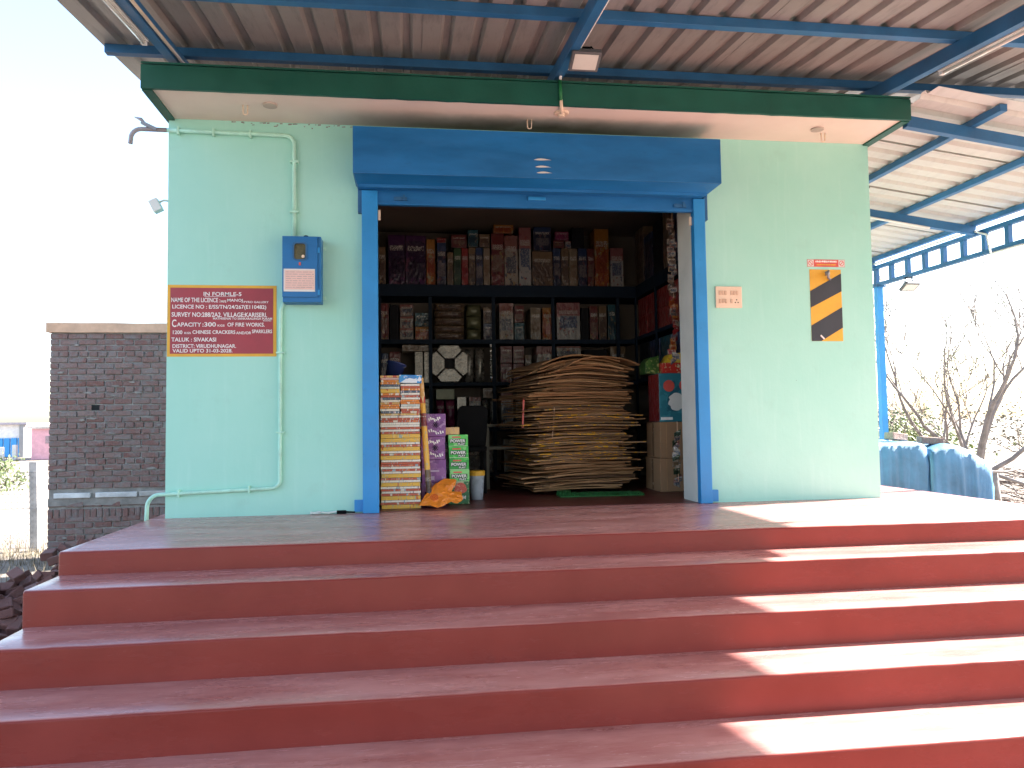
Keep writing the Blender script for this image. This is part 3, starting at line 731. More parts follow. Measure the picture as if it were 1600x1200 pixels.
# packaging prints
PR = {
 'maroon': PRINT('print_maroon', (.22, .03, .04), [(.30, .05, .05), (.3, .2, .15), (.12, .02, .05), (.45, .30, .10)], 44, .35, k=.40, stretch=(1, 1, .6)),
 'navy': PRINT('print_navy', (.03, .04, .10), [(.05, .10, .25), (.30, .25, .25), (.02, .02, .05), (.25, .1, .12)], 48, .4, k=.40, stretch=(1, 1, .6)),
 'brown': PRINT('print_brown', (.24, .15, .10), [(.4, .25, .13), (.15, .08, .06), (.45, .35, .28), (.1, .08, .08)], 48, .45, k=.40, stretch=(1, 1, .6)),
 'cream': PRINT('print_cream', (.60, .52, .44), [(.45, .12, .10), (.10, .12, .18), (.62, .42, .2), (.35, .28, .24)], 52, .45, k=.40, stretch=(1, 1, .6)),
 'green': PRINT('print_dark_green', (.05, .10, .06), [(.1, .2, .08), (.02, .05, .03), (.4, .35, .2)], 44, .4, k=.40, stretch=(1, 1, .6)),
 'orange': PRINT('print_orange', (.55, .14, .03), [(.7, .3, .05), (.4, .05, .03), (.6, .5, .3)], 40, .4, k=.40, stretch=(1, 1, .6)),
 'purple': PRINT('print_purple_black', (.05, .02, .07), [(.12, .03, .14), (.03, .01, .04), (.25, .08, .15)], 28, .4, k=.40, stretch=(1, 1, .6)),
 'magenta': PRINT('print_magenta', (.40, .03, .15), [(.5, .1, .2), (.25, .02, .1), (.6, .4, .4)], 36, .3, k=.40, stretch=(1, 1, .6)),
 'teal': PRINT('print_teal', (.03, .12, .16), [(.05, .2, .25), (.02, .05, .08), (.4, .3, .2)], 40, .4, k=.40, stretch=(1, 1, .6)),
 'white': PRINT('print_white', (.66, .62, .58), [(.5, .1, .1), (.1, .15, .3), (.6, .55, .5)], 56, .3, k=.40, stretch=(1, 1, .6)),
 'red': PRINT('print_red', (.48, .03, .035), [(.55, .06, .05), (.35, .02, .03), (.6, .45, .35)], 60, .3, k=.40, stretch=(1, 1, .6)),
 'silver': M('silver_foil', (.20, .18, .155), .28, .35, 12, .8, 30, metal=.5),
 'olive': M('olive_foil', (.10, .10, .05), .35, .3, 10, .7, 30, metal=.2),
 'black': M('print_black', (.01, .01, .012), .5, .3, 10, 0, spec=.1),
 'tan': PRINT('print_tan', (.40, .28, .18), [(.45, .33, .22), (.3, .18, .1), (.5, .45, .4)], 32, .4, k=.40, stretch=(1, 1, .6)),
}
LOOK = {'maroon':'maroon','navy':'navy','brown':'brown','cream':'cream patterned','green':'dark green','orange':'orange red','purple':'purple black','magenta':'magenta','teal':'teal','white':'white patterned','red':'red','silver':'silver grey','olive':'olive','black':'black','tan':'tan'}
def U(u): return 1.429+(u-590)*.0075
def shelf_row(where, base, items, depth, cat='box', front=2.83):
    """items: (u0,u1,height,colour[,z lift][,kind]); numbered from the left along the row"""
    items = sorted(items, key=lambda a: ((a[0]+a[1])/2, a[4] if len(a) > 4 else 0))
    cnt = {}
    tot = {}
    for it in items: tot[it[3]] = tot.get(it[3], 0)+1
    for it in items:
        u0, u1, h, c = it[:4]; lift = it[4] if len(it) > 4 else 0; kind = it[5] if len(it) > 5 else 'box'
        cnt[c] = cnt.get(c, 0)+1
        x0, x1 = U(u0)+.004, U(u1)-.004
        y0 = front+random.uniform(0, .02); dp = depth*random.uniform(.75, 1)
        b = B(); z0 = base+lift+.001; z1 = z0+h-.002
        if kind == 'packet':
            k = 7
            for j in range(k+1):
                for i in range(k+1):
                    a_, c_ = i/k, j/k; bul = (math.sin(math.pi*a_)*math.sin(math.pi*c_))**.5 if 0 < i < k and 0 < j < k else 0
                    b.v.append((x0+(x1-x0)*a_, y0+.05-.045*bul+.01*noise.noise(Vector((a_*4+u0, c_*4, 1))), z0+(z1-z0)*c_))
            for j in range(k):
                for i in range(k): b.face([j*(k+1)+i, j*(k+1)+i+1, (j+1)*(k+1)+i+1, (j+1)*(k+1)+i])
            n0 = len(b.v); b.v += [(x0, y0+dp*.6, z0), (x1, y0+dp*.6, z0), (x1, y0+dp*.6, z1), (x0, y0+dp*.6, z1)]
            b.face([n0, n0+1, n0+2, n0+3]); q = [0, k, (k+1)**2-1, (k+1)*k]
            lo = list(range(k+1)); b.face([n0+1, n0]+lo); hi = list(range((k+1)*k, (k+1)**2)); b.face([n0+3, n0+2]+hi[::-1])
            le = [j*(k+1) for j in range(k+1)]; b.face([n0, n0+3]+le[::-1]); re_ = [j*(k+1)+k for j in range(k+1)]; b.face([n0+2, n0+1]+re_)
        else: b.box(x0, x1, y0, y0+dp, z0, z1)
        nm = 'firework_packet' if kind == 'packet' else 'firework_box'
        word = 'packet' if kind == 'packet' else 'box'
        lab = f"{LOOK[c]} firework {word} {where}" + (f", {ordn(cnt[c]-1)} such from the left" if tot[c] > 1 else '')
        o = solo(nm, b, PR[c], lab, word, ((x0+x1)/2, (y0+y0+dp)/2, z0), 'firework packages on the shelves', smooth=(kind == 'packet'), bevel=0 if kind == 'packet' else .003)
random.seed(11)
P = .0075
loft = [(591,603,.44,'brown'),(606,632,.58,'purple'),(632,664,.58,'purple'),(664,678,.54,'orange'),(680,695,.50,'navy'),(680,695,.055,'red',.50),(696,706,.39,'brown'),(706,718,.44,'green'),(702,727,.15,'maroon',.445),
 (718,729,.44,'red'),(729,740,.45,'brown'),(740,752,.45,'navy'),(752,763,.45,'tan'),(728,745,.20,'teal',.46),(746,763,.15,'brown',.46),(764,785,.62,'maroon'),(785,807,.60,'cream'),(768,800,.10,'orange',.625),
 (808,828,.70,'white'),(829,862,.42,'brown'),(831,860,.28,'navy',.425),(862,875,.46,'navy'),(875,888,.46,'brown'),(888,902,.46,'tan'),(902,917,.46,'navy'),(917,929,.46,'maroon'),(863,881,.09,'maroon',.462),(882,892,.085,'white',.462),(866,888,.10,'magenta',.555),(893,913,.24,'black',.462),
 (929,953,.70,'orange'),(954,976,.47,'white')]
loft += [(450,478,.5,'brown'),(480,500,.6,'navy'),(502,530,.45,'maroon'),(532,560,.55,'cream'),(562,588,.5,'green')]
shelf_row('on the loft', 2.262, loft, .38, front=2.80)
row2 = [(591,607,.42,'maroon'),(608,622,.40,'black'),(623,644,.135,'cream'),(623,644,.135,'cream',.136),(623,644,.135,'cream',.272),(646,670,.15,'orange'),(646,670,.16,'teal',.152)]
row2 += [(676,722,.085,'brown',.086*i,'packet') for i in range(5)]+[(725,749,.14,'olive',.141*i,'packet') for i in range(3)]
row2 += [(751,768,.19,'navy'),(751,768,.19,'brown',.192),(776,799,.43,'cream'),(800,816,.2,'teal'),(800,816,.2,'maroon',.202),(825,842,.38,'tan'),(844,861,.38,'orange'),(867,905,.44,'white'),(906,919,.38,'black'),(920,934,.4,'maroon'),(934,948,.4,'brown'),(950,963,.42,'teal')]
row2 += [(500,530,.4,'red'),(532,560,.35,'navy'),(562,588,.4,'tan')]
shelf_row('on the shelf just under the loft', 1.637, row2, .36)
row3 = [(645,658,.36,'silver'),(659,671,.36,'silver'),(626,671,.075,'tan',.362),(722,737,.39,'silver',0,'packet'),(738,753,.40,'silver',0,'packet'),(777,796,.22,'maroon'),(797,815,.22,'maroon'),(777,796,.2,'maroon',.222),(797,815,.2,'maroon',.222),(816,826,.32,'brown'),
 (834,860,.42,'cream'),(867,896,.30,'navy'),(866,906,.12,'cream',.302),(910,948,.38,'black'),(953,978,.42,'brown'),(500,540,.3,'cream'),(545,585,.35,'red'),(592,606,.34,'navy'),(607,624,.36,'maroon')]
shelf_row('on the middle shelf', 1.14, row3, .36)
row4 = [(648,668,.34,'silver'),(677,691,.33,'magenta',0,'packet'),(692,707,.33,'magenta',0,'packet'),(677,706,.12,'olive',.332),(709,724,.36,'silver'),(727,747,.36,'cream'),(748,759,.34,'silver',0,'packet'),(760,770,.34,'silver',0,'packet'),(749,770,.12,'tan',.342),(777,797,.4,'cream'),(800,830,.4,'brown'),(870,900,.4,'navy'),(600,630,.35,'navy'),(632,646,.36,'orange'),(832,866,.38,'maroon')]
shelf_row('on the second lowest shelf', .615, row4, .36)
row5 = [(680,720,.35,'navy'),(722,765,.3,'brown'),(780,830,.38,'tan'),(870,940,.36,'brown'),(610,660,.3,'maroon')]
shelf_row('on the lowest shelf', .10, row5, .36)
# octagonal ring of silver packets on the middle shelf
t = thing('packet_ring', 'octagonal ring of silver foil packets on the middle shelf', 'packets', (U(698), 2.86, 1.141))
cx, cz, ro, ri = U(698.5), 1.36, .215, .072
ov = .105; mv = (ro+ov)/2; ri = .055
for k in range(4):
    ca, sa = math.cos(math.pi/2*k), math.sin(math.pi/2*k)
    pl = [(ri, -ri), (mv-.006, -mv+.012), (ro, -ov), (ro, ov), (mv-.006, mv-.012), (ri, ri)]
    b = B(); b.prism([(cx+x*ca-z_*sa, cz+x*sa+z_*ca) for x, z_ in pl], 1, 2.83, 2.88); part('packet', b, PR['silver'], t, bevel=.01)
b = B(); b.prism([(cx+ro*.97*math.cos(R(22.5+45*i)), cz+ro*.97*math.sin(R(22.5+45*i))) for i in range(8)], 1, 2.884, 2.90); part('backing', b, PR['black'], t)
# tinsel strip
b = B(); random.seed(5); z = 1.15
while z < 1.58:
    b.obox((U(762), 2.80, z), ((1, random.uniform(-.6, .6), random.uniform(-.5, .5)), (0, 1, .2), (0, -.2, 1)), (.010, .008, .004)); z += .008
solo('tinsel_strip', b, M('bright_tinsel', (.8, .78, .7), .15, .2, 9, 0, metal=.8), 'thin silver tinsel strip hanging in front of the middle shelf', 'tinsel', (U(762), 2.80, 1.4))
# boxes on the side shelving and its loft
random.seed(21)
def sidebox(y0, y1, z0, h, c, lab, x0=4.46, dp=.4):
    b = B(); b.box(x0, x0+dp, y0+.004, y1-.004, z0+.001, z0+h); solo('firework_box', b, PR[c], lab, 'box', (x0+dp/2, (y0+y1)/2, z0), 'firework packages on the shelves', bevel=.003)
for i, (y0, y1) in enumerate(((1.22, 1.58), (1.6, 1.96), (2.02, 2.36), (2.38, 2.70))):
    for j in range(2):
        sidebox(y0, y1, 1.66+.215*j, .212, 'red', f"red firework box on the right hand shelf, {'lower' if j == 0 else 'upper'} row, {ordn(i)} from the door")
for i in range(6):
    y0 = .8+.33*i; hh = random.uniform(.45, .70); c = ('black', 'navy', 'brown', 'black', 'navy', 'brown')[i]
    sidebox(y0, y0+.31, 2.264, hh, c, f"{LOOK[c]} carton of fireworks on the right hand loft, {ordn(i)} from the door")
for i in range(4):
    y0 = 1.22+.37*i; c = ('navy', 'teal', 'navy', 'black')[i]
    sidebox(y0, y0+.34, 1.16, .40, c, f"{LOOK[c]} firework box below the red ones on the right, {ordn(i)} from the door")
# blue bucket on the left of the shelves
t = thing('plastic_bucket', 'dark blue plastic bucket tilted behind the stack of thin boxes', 'bucket', (1.66, .33, 1.075))
b = B(); b.lathe([(.058, 0), (.078, .135), (.085, .138), (.085, .148), (.074, .148), (.055, .008)], (0, 0, 0), 20)
me = b.mesh('bucket_body', BUCKET, True); o = inst('bucket_body', me, t, (0, 0, .012), (R(-8), R(14), 0))
b = B(); b.tube([(.083*math.cos(a), .02*math.sin(a)-.083*math.sin(a)*.9, .14-.03*math.sin(a)) for a in [math.pi*i/10 for i in range(11)]], .003, 6)
inst('bail_handle', b.mesh('bail_handle', GREYM, True), t, (0, 0, .012), (R(-8), R(14), 0))

# ------------------------------------------------------------------ things by the door
# stack of thin cracker boxes
THIN = {
 'y': (PRINT('thin_yellow', (.74, .42, .06), [(.55, .12, .03), (.78, .5, .12), (.35, .38, .3)], 48, 0.20, .35, (1, 0, .25)), .0325, 'yellow'),
 'w': (PRINT('thin_white', (.80, .72, .62), [(.45, .25, .2), (.75, .6, .5), (.3, .4, .45)], 54, 0.18, .35, (1, 0, .25)), .0182, 'white'),
 'r': (PRINT('thin_red', (.50, .10, .05), [(.72, .62, .5), (.65, .2, .08), (.35, .4, .45)], 48, 0.36, .35, (1, 0, .25)), .0182, 'red'),
 'o': (PRINT('thin_orange', (.72, .22, .03), [(.75, .4, .06), (.6, .12, .04), (.8, .7, .6)], 40, 0.36, .35, (1, 0, .25)), .0178, 'orange'),
 'n': (PRINT('thin_navy', (.07, .10, .14), [(.65, .6, .62), (.1, .15, .2), (.55, .4, .45)], 44, 0.36, .35, (1, 0, .25)), .0178, 'navy and white'),
 't': (PRINT('thin_tan', (.62, .36, .12), [(.5, .08, .05), (.7, .5, .2), (.7, .6, .5)], 36, 0.40, .35, (1, 0, .25)), .0178, 'tan and red'),
 'g': (PRINT('thin_grey', (.52, .54, .48), [(.65, .66, .6), (.38, .45, .42), (.75, .7, .66)], 40, 0.32, .35, (1, 0, .25)), .0178, 'pale grey'),
 'p': (PRINT('thin_pink', (.62, .38, .36), [(.75, .65, .62), (.45, .15, .15), (.6, .5, .5)], 38, 0.36, .35, (1, 0, .25)), .0178, 'pink'),
}
seq = 'yrwyrwrwywrywrwrrwyrwyrwyyrwrwwrrw'
tmpl = {}
def thin(c, x0, x1, y0, z, label):
    mt, h, nm = THIN[c]; key = (c, round(x1-x0, 2))
    if key not in tmpl:
        b = B(); wd = x1-x0; b.box(-wd/2, wd/2, 0, .22, 0, h-.0022); tmpl[key] = b.mesh('cracker_box', mt, bevel=.0015)
    o = inst('cracker_box', tmpl[key], None, ((x0+x1)/2+random.uniform(-.004, .004), y0+random.uniform(0, .014), z), (0, 0, random.uniform(-.012, .012)))
    tag(o, label, 'box', 'thin cracker boxes stacked by the left guide'); return h
random.seed(2); z = .005; cnts = {}
for c in seq:
    cnts[c] = cnts.get(c, 0)+1
    z += thin(c, 1.562, 1.868, .155, z, f"wide {THIN[c][2]} cracker box in the tall stack, {ordn(cnts[c]-1)} {THIN[c][2]} from the floor")
zt = z
for side, s, x0, x1 in (('left', 'tnwootwnroygnoopt', 1.562, 1.712), ('right', 'trrwgoowrwnorw', 1.718, 1.868)):
    z = zt; cnts = {}
    for c in s:
        cnts[c] = cnts.get(c, 0)+1
        z += thin(c, x0, x1, .158, z, f"narrow {THIN[c][2]} box, upper {side} column of the cracker stack, {ordn(cnts[c]-1)} such going up")
    if side == 'right': zr = z
    else: zl = z
t.location = (1.66, .40, zl-.02) if False else (1.645, .45, 1.02)
# pedestal carton behind the stack that carries the bucket
b = B(); b.box(1.53, 1.76, .385, .60, .005, 1.018); solo('tall_carton', b, CARTON, 'tall narrow carton behind the stack of thin boxes', 'carton', (1.65, .5, .005), bevel=.004)
t = thing('gift_tin_box', 'bright blue and white firework box lying on top of the right column', 'box', (1.79, .26, zr))
b = B(); b.obox((1.79, .255, zr+.036), ((1, .06, -.02), (-.06, 1, 0), (.02, 0, 1)), (.088, .1, .032)); part('body', b, PRINT('blue_white_print', (.04, .28, .62), [(.7, .75, .8), (.05, .2, .5), (.75, .72, .8)], 22, .5), t, bevel=.003)
# leaning tube
t = thing('firework_tube', 'long thin yellow and red cardboard tube leaning between the stacks', 'tube', (1.95, .22, 0))
a_, c_ = Vector((1.945, .205, .012)), Vector((1.878, .29, 1.04)); d = c_-a_
segs = ((0, .28, 'print_brown'), (.28, .62, 'thin_yellow'), (.62, .72, 'print_red'), (.72, .80, 'thin_yellow'), (.80, 1, 'thin_tan'))
for f0, f1, mn in segs:
    b = B(); b.tube([a_+d*(f0+.001), a_+d*f1], .023, 12); part('printed_band', b, MATS[mn], t, smooth=False)
# purple boxes
PUR = PRINT('purple_pack', (.21, .07, .25), [(.27, .11, .30), (.16, .05, .20), (.36, .20, .38)], 16, .45)
for i in range(4):
    z0 = .012+.187*i if i else .004
    tt = thing('purple_cracker_box', f'purple printed cracker box, {("at the bottom", "second from the bottom", "third from the bottom", "on top")[i]} of its stack', 'box', (1.99, .42, z0), 'stack of purple boxes')
    b = B(); x0 = 1.878+.006*(i % 2); b.box(x0, x0+.196, .345, .54, .004+.187*i, .004+.187*i+.185); part('carton', b, PUR, tt, bevel=.003)
    zc = .004+.187*i
    if i >= 2:
        for k, (zz, tl) in enumerate(((.138, .10), (.045, .13))):
            b = B(); n_ = 7
            for q in range(n_):
                xx = x0+.055+tl*q/n_; b.obox((xx+.006, .3435, zc+zz+.008*math.sin(q*1.3)-.02*(q/n_)*(1 if k else -.3)), ((1, 0, .3*math.cos(q)), (0, 1, 0), (-.3, 0, 1)), (.0055, .0010, .011+.004*math.sin(q*2.7)))
            part('print_strokes', b, LET, tt)
        b = B()
        for q in range(10):
            a = 2*math.pi*q/10; b.obox((x0+.115+.016*math.cos(a), .3436, zc+.093+.016*math.sin(a)), ((math.cos(a), 0, math.sin(a)), (0, 1, 0), (-math.sin(a), 0, math.cos(a))), (.012, .001, .0025))
        part('burst_emblem', b, BLACK, tt)
    else:
        b = B(); b.box(x0+.03, x0+.055, .3425, .3445, zc+.08, zc+.11); part('dark_mark', b, BLACK, tt)
        b = B(); b.box(x0+.05, x0+.10, .3425, .3445, zc+.02, zc+.05); b.box(x0+.07, x0+.14, .3425, .3445, zc+.085, zc+.10); part('pale_label', b, M('lilac_label', (.45, .34, .48), .5), tt)
# green boxes
GRN = PRINT('green_pack', (.045, .42, .06), [(.10, .55, .10), (.03, .30, .05), (.25, .62, .2)], 9, .45)
for i in range(4):
    z0 = .19+.0965*i; x0 = 2.112-.003*i
    tt = thing('green_cracker_box', f'green POWER PLAY box, {("lowest", "second from below", "third from below", "topmost")[i]} of the green stack', 'box', (2.17, .44, z0), 'stack of green boxes')
    b = B(); b.box(x0, x0+.162, .39, .56, z0, z0+.0955); part('carton', b, GRN, tt, bevel=.003)
    b = B(); b.box(x0+.012, x0+.145, .3875, .3895, z0+.028, z0+.062); b.box(x0+.075, x0+.14, .3875, .3895, z0+.008, z0+.0285); part('dark_backing', b, M('deep_green_ink', (.01, .09, .02), .5), tt)
    text('POWER', x0+.017, x0+.140, z0+.032, z0+.058, .3870, LET, tt, off=.006)
    text('PLAY', x0+.080, x0+.136, z0+.011, z0+.026, .3870, LET, tt, off=.006)
    b = B(); b.box(x0+.03, x0+.10, .3880, .3897, z0+.070, z0+.082); part('red_script', b, REDST, tt)
    b = B(); b.box(x0+.002, x0+.16, .3884, .3897, z0+.001, z0+.005); part('pale_edge', b, M('pale_green', (.5, .7, .4), .5), tt)
tt = thing('strawberry_box', 'dark green box with a red fruit picture under the green boxes', 'box', (2.17, .44, .004))
b = B(); b.box(2.10, 2.272, .39, .56, .004, .189); part('carton', b, PRINT('darkgreen_pack', (.03, .14, .05), [(.05, .2, .08), (.02, .08, .03), (.5, .5, .3)], 20, .35), tt, bevel=.003)
b = B(); k = 20; pts = [(2.20+.052*math.cos(2*math.pi*i/k)*(1.1 if math.sin(2*math.pi*i/k) < 0 else .9), .135+.045*math.sin(2*math.pi*i/k)) for i in range(k)]; b.prism(pts, 1, .3875, .3895); part('fruit_picture', b, PRINT('fruit', (.55, .08, .05), [(.65, .2, .12), (.45, .04, .04), (.7, .35, .25)], 60, .4), tt)
b = B()
for q in range(9): b.box(2.155+.01*q, 2.162+.01*q, .3875, .3895, .045+.004*math.sin(q*2), .07+.006*math.cos(q*3))
part('print_strokes', b, LET, tt)
b = B(); b.box(2.075, 2.195, .40, .52, .5775, .637); solo('cracker_carton', b, PRINT('tan_purple_pack', (.62, .40, .16), [(.25, .12, .2), (.66, .45, .2), (.4, .2, .2)], 30, .2), 'small tan box lying on top of the green stack', 'box', (2.11, .5, .579), bevel=.003)
# container
tt = thing('plastic_container', 'cloudy plastic container with a yellow lid behind the green boxes', 'container', (2.345, .74, 0))
b = B(); b.lathe([(.055, .005), (.068, .20), (.07, .212)], (2.362, .74, 0), 18); part('tub', b, M('cloudy_plastic', (.42, .46, .52), .3, .2, 6, 0), tt, smooth=True)
b = B(); b.lathe([(.074, .213), (.074, .25), (.066, .256)], (2.362, .74, 0), 18); part('lid', b, YEL, tt)
# orange bag
random.seed(9)
tt = thing('carrier_bag', 'crumpled orange carrier bag with a red round emblem lying by the door', 'bag', (2.0, .17, .005))
pts2 = [(654,790,.125),(663,777,.17),(680,760,.25),(695,753,.30),(713,755,.31),(711,763,.27),(704,772,.22),(720,773,.24),(722,784,.19),(713,789,.15),(702,786,.15),(692,791,.12),(682,793.5,.115),(670,790,.12)]
inner = [(677,777,.165),(690,768,.20),(698,762,.235),(697,778,.165),(709,780,.175),(686,786,.130)]
def bx(u): return 1.858+(u-655)*.0052
def bz(v): return .010+(793.5-v)*.0052
bm = bmesh.new(); vo_ = [bm.verts.new((bx(u), y, bz(v))) for u, v, y in pts2]; vi = [bm.verts.new((bx(u), y, bz(v))) for u, v, y in inner]
for q in ((0,1,'a'),(1,2,'a'),(2,'b','a'),(2,3,'b'),(3,'c','b'),(3,4,'c'),(4,5,'c'),(5,6,'c'),('c',6,'b'),(6,'d','b'),('b','d','a'),('a','d','f'),(6,7,'e'),(6,'e','d'),(7,8,'e'),(8,9,'e'),(9,10,'e'),(10,'d','e'),(10,11,'d'),(11,'f','d'),(11,12,'f'),(12,13,'f'),(13,'a','f'),(13,0,'a')):
    bm.faces.new([vi['abcdef'.index(k)] if isinstance(k, str) else vo_[k] for k in q])
bmesh.ops.recalc_face_normals(bm, faces=bm.faces)
bmesh.ops.subdivide_edges(bm, edges=bm.edges[:], cuts=3, use_grid_fill=True)
for v in bm.verts:
    c = v.co; c.y += .022*abs(noise.noise(c*19))-.012*abs(noise.noise(c*47)); c.x += .006*noise.noise(c*30+Vector((5, 0, 0))); c.z = max(.008, c.z+.005*noise.noise(c*33))
geo = bmesh.ops.duplicate(bm, geom=bm.verts[:]+bm.edges[:]+bm.faces[:])
for v in [g for g in geo['geom'] if isinstance(g, bmesh.types.BMVert)]: v.co.y += .035+.02*noise.noise(v.co*15)
bmesh.ops.translate(bm, verts=bm.verts, vec=-tt.location)
me = bpy.data.meshes.new('bag_film'); bm.to_mesh(me); bm.free(); me.materials.append(ORANGE)
inst('bag_film', me, tt, (0, 0, 0))
b = B()
for r0, r1 in ((.030, .0245), (.0185, .013), (.007, 0)):
    n0 = len(b.v); k = 24
    for i in range(k):
        a = 2*math.pi*i/k
        for r_ in (r0, r1): b.v.append((bx(677.5)+r_*math.cos(a), .128+r_*math.sin(a)*.64, bz(778)+r_*math.sin(a)*.77))
    for i in range(k): j = (i+1) % k; b.face([n0+2*i, n0+2*j, n0+2*j+1, n0+2*i+1])
part('round_emblem', b, REDINK, tt)

# ------------------------------------------------------------------ pile of flattened cartons
random.seed(31)
NL = 104; z = .006
for i in range(NL):
    f = i/NL; th = random.uniform(.0055, .0095)
    wd = random.uniform(.78, 1.04)*(1-.14*max(0, f-.8)/.2); dp = random.uniform(.62, .80)
    if random.random() < .14: wd += .16
    ang = R(15+random.uniform(-9, 9)); cx = 3.33+.035*math.sin(f*7)+random.gauss(0, .045)-(.03 if f < .45 else 0); cy = 1.36+random.gauss(0, .03)
    droop = .010+.30*max(0, f-.74)
    nx, ny = 8, 4; b = B()
    skew = random.uniform(-.05, .05); ph = random.uniform(0, 6); tl_, tm_ = random.gauss(0, .006), random.gauss(0, .006)
    for layer in (0, 1):
        for j in range(ny+1):
            for k in range(nx+1):
                u, v_ = k/nx-.5, j/ny-.5
                x = u*wd+skew*v_; y = v_*dp
                if (k in (0, nx)): x += random.uniform(-.012, .012)
                if (j in (0, ny)): y += random.uniform(-.008, .008)
                zz = tl_*u*wd+tm_*v_-droop*(abs(u)*2)**2.2*(.7+.5*(u < 0))*(1+.5*math.sin(ph)*v_) + .003*math.sin(u*9+ph)
                if layer: zz += th+(.004 if j == 0 else 0)
                b.v.append((x*math.cos(ang)-y*math.sin(ang), x*math.sin(ang)+y*math.cos(ang), zz))
    k0 = (nx+1)*(ny+1)
    for j in range(ny):
        for k in range(nx):
            q = [j*(nx+1)+k, j*(nx+1)+k+1, (j+1)*(nx+1)+k+1, (j+1)*(nx+1)+k]; b.face(q[::-1]); b.face([k0+a for a in q])
    rim = [k for k in range(nx+1)]+[j*(nx+1)+nx for j in range(1, ny+1)]+[ny*(nx+1)+k for k in range(nx-1, -1, -1)]+[j*(nx+1) for j in range(ny-1, 0, -1)]
    for a, c in zip(rim, rim[1:]+rim[:1]): b.face([a, c, k0+c, k0+a])
    r_ = random.random()
    mt = CARDY if (.22 < f < .62 and r_ < .45) else random.choice((CARD, CARD, CARD2, CARD3))
    zbase = max(z, .006) + (droop if False else 0)
    lab = 'flattened brown carton lying on the floor under the tall pile' if i == 0 else 'flattened brown carton on the very top of the tall pile' if i == NL-1 else f'flattened brown carton in the tall pile, {ordn(i)} from the floor'
    if f > .02: zb = z+droop*.0
    o = solo('flattened_carton', b, mt, lab, 'cardboard', (0, 0, 0), 'pile of flattened cartons')
    # arch: higher sheets bow over the pile, so lift the crown while the edges hang down
    o.location = (cx, cy, z+.03 if i > 2 else z+.035)
    z += .0121
b = B(); b.beam((2.832, 1.02, .90), (2.815, 1.0, .62), .016, .004, (0, 1, 0)); solo('red_ribbon', b, REDST, 'short red strap hanging down the left side of the carton pile', 'strap', (2.83, 1.0, .8))
b = B(); b.tube([(3.10, .93, .80), (3.09, .92, .66), (3.075, .93, .52)], .004, 6); solo('jute_string', b, CAPM, 'pale string hanging down the front of the carton pile', 'string', (3.09, .93, .6))
# turf mat
tt = thing('turf_mat', 'green artificial turf mat lying before the carton pile', 'mat', (3.47, .8, .004))
b = B(); random.seed(8)
b.box(3.10, 3.86, .70, .90, .005, .016); part('backing', b, GRASSM, tt)
b = B()
for i in range(2600):
    x, y = random.uniform(3.10, 3.86), random.uniform(.695, .90); a = random.uniform(0, 6.3); l = random.uniform(.012, .028); dx, dy = math.cos(a)*.003, math.sin(a)*.003
    n0 = len(b.v); hb = .035 if (x < 3.22 and y > .8) else .012
    b.v += [(x-dx, y-dy, .014), (x+dx, y+dy, .014), (x+random.uniform(-.01, .01), y+random.uniform(-.012, .006), hb+l)]; b.face([n0, n0+1, n0+2])
part('turf_blades', b, GRASSM, tt, kind='stuff')

# ------------------------------------------------------------------ chairs in the dark
tt = thing('plastic_armchair', 'pale plastic armchair standing in the dark behind the green boxes', 'chair', (2.78, 1.95, 0))
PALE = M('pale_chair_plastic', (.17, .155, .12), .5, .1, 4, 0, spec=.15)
cx0, cx1, cy0, cy1 = 2.555, 3.02, 1.72, 2.18
for (x, y) in ((cx0, cy0), (cx1, cy0), (cx0, cy1), (cx1, cy1)):
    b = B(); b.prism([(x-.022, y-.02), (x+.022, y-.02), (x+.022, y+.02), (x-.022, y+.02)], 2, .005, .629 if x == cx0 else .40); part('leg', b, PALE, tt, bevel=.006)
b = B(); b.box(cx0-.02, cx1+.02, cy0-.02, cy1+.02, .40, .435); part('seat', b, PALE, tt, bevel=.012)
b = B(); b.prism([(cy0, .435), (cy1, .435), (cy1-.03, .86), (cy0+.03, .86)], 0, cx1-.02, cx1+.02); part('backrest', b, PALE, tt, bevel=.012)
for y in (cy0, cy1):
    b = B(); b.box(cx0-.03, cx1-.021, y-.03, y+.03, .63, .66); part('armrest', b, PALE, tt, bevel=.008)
tt = thing('black_chair', 'black high backed chair turned away beside the purple boxes', 'chair', (2.40, 1.35, 0))
b = B(); b.prism([(2.20, .45), (2.50, .45), (2.53, .80), (2.485, .835), (2.27, .835), (2.235, .80)], 1, 1.28, 1.33); part('backrest', b, BLACK, tt, bevel=.012)
b = B(); b.box(2.19, 2.51, 1.28, 1.70, .40, .45); part('seat', b, BLACK, tt, bevel=.012)
for x in (2.21, 2.49):
    for y in (1.30, 1.68):
        b = B(); b.box(x-.015, x+.015, y-.015, y+.015, .005, .40); part('leg', b, BLACK, tt)

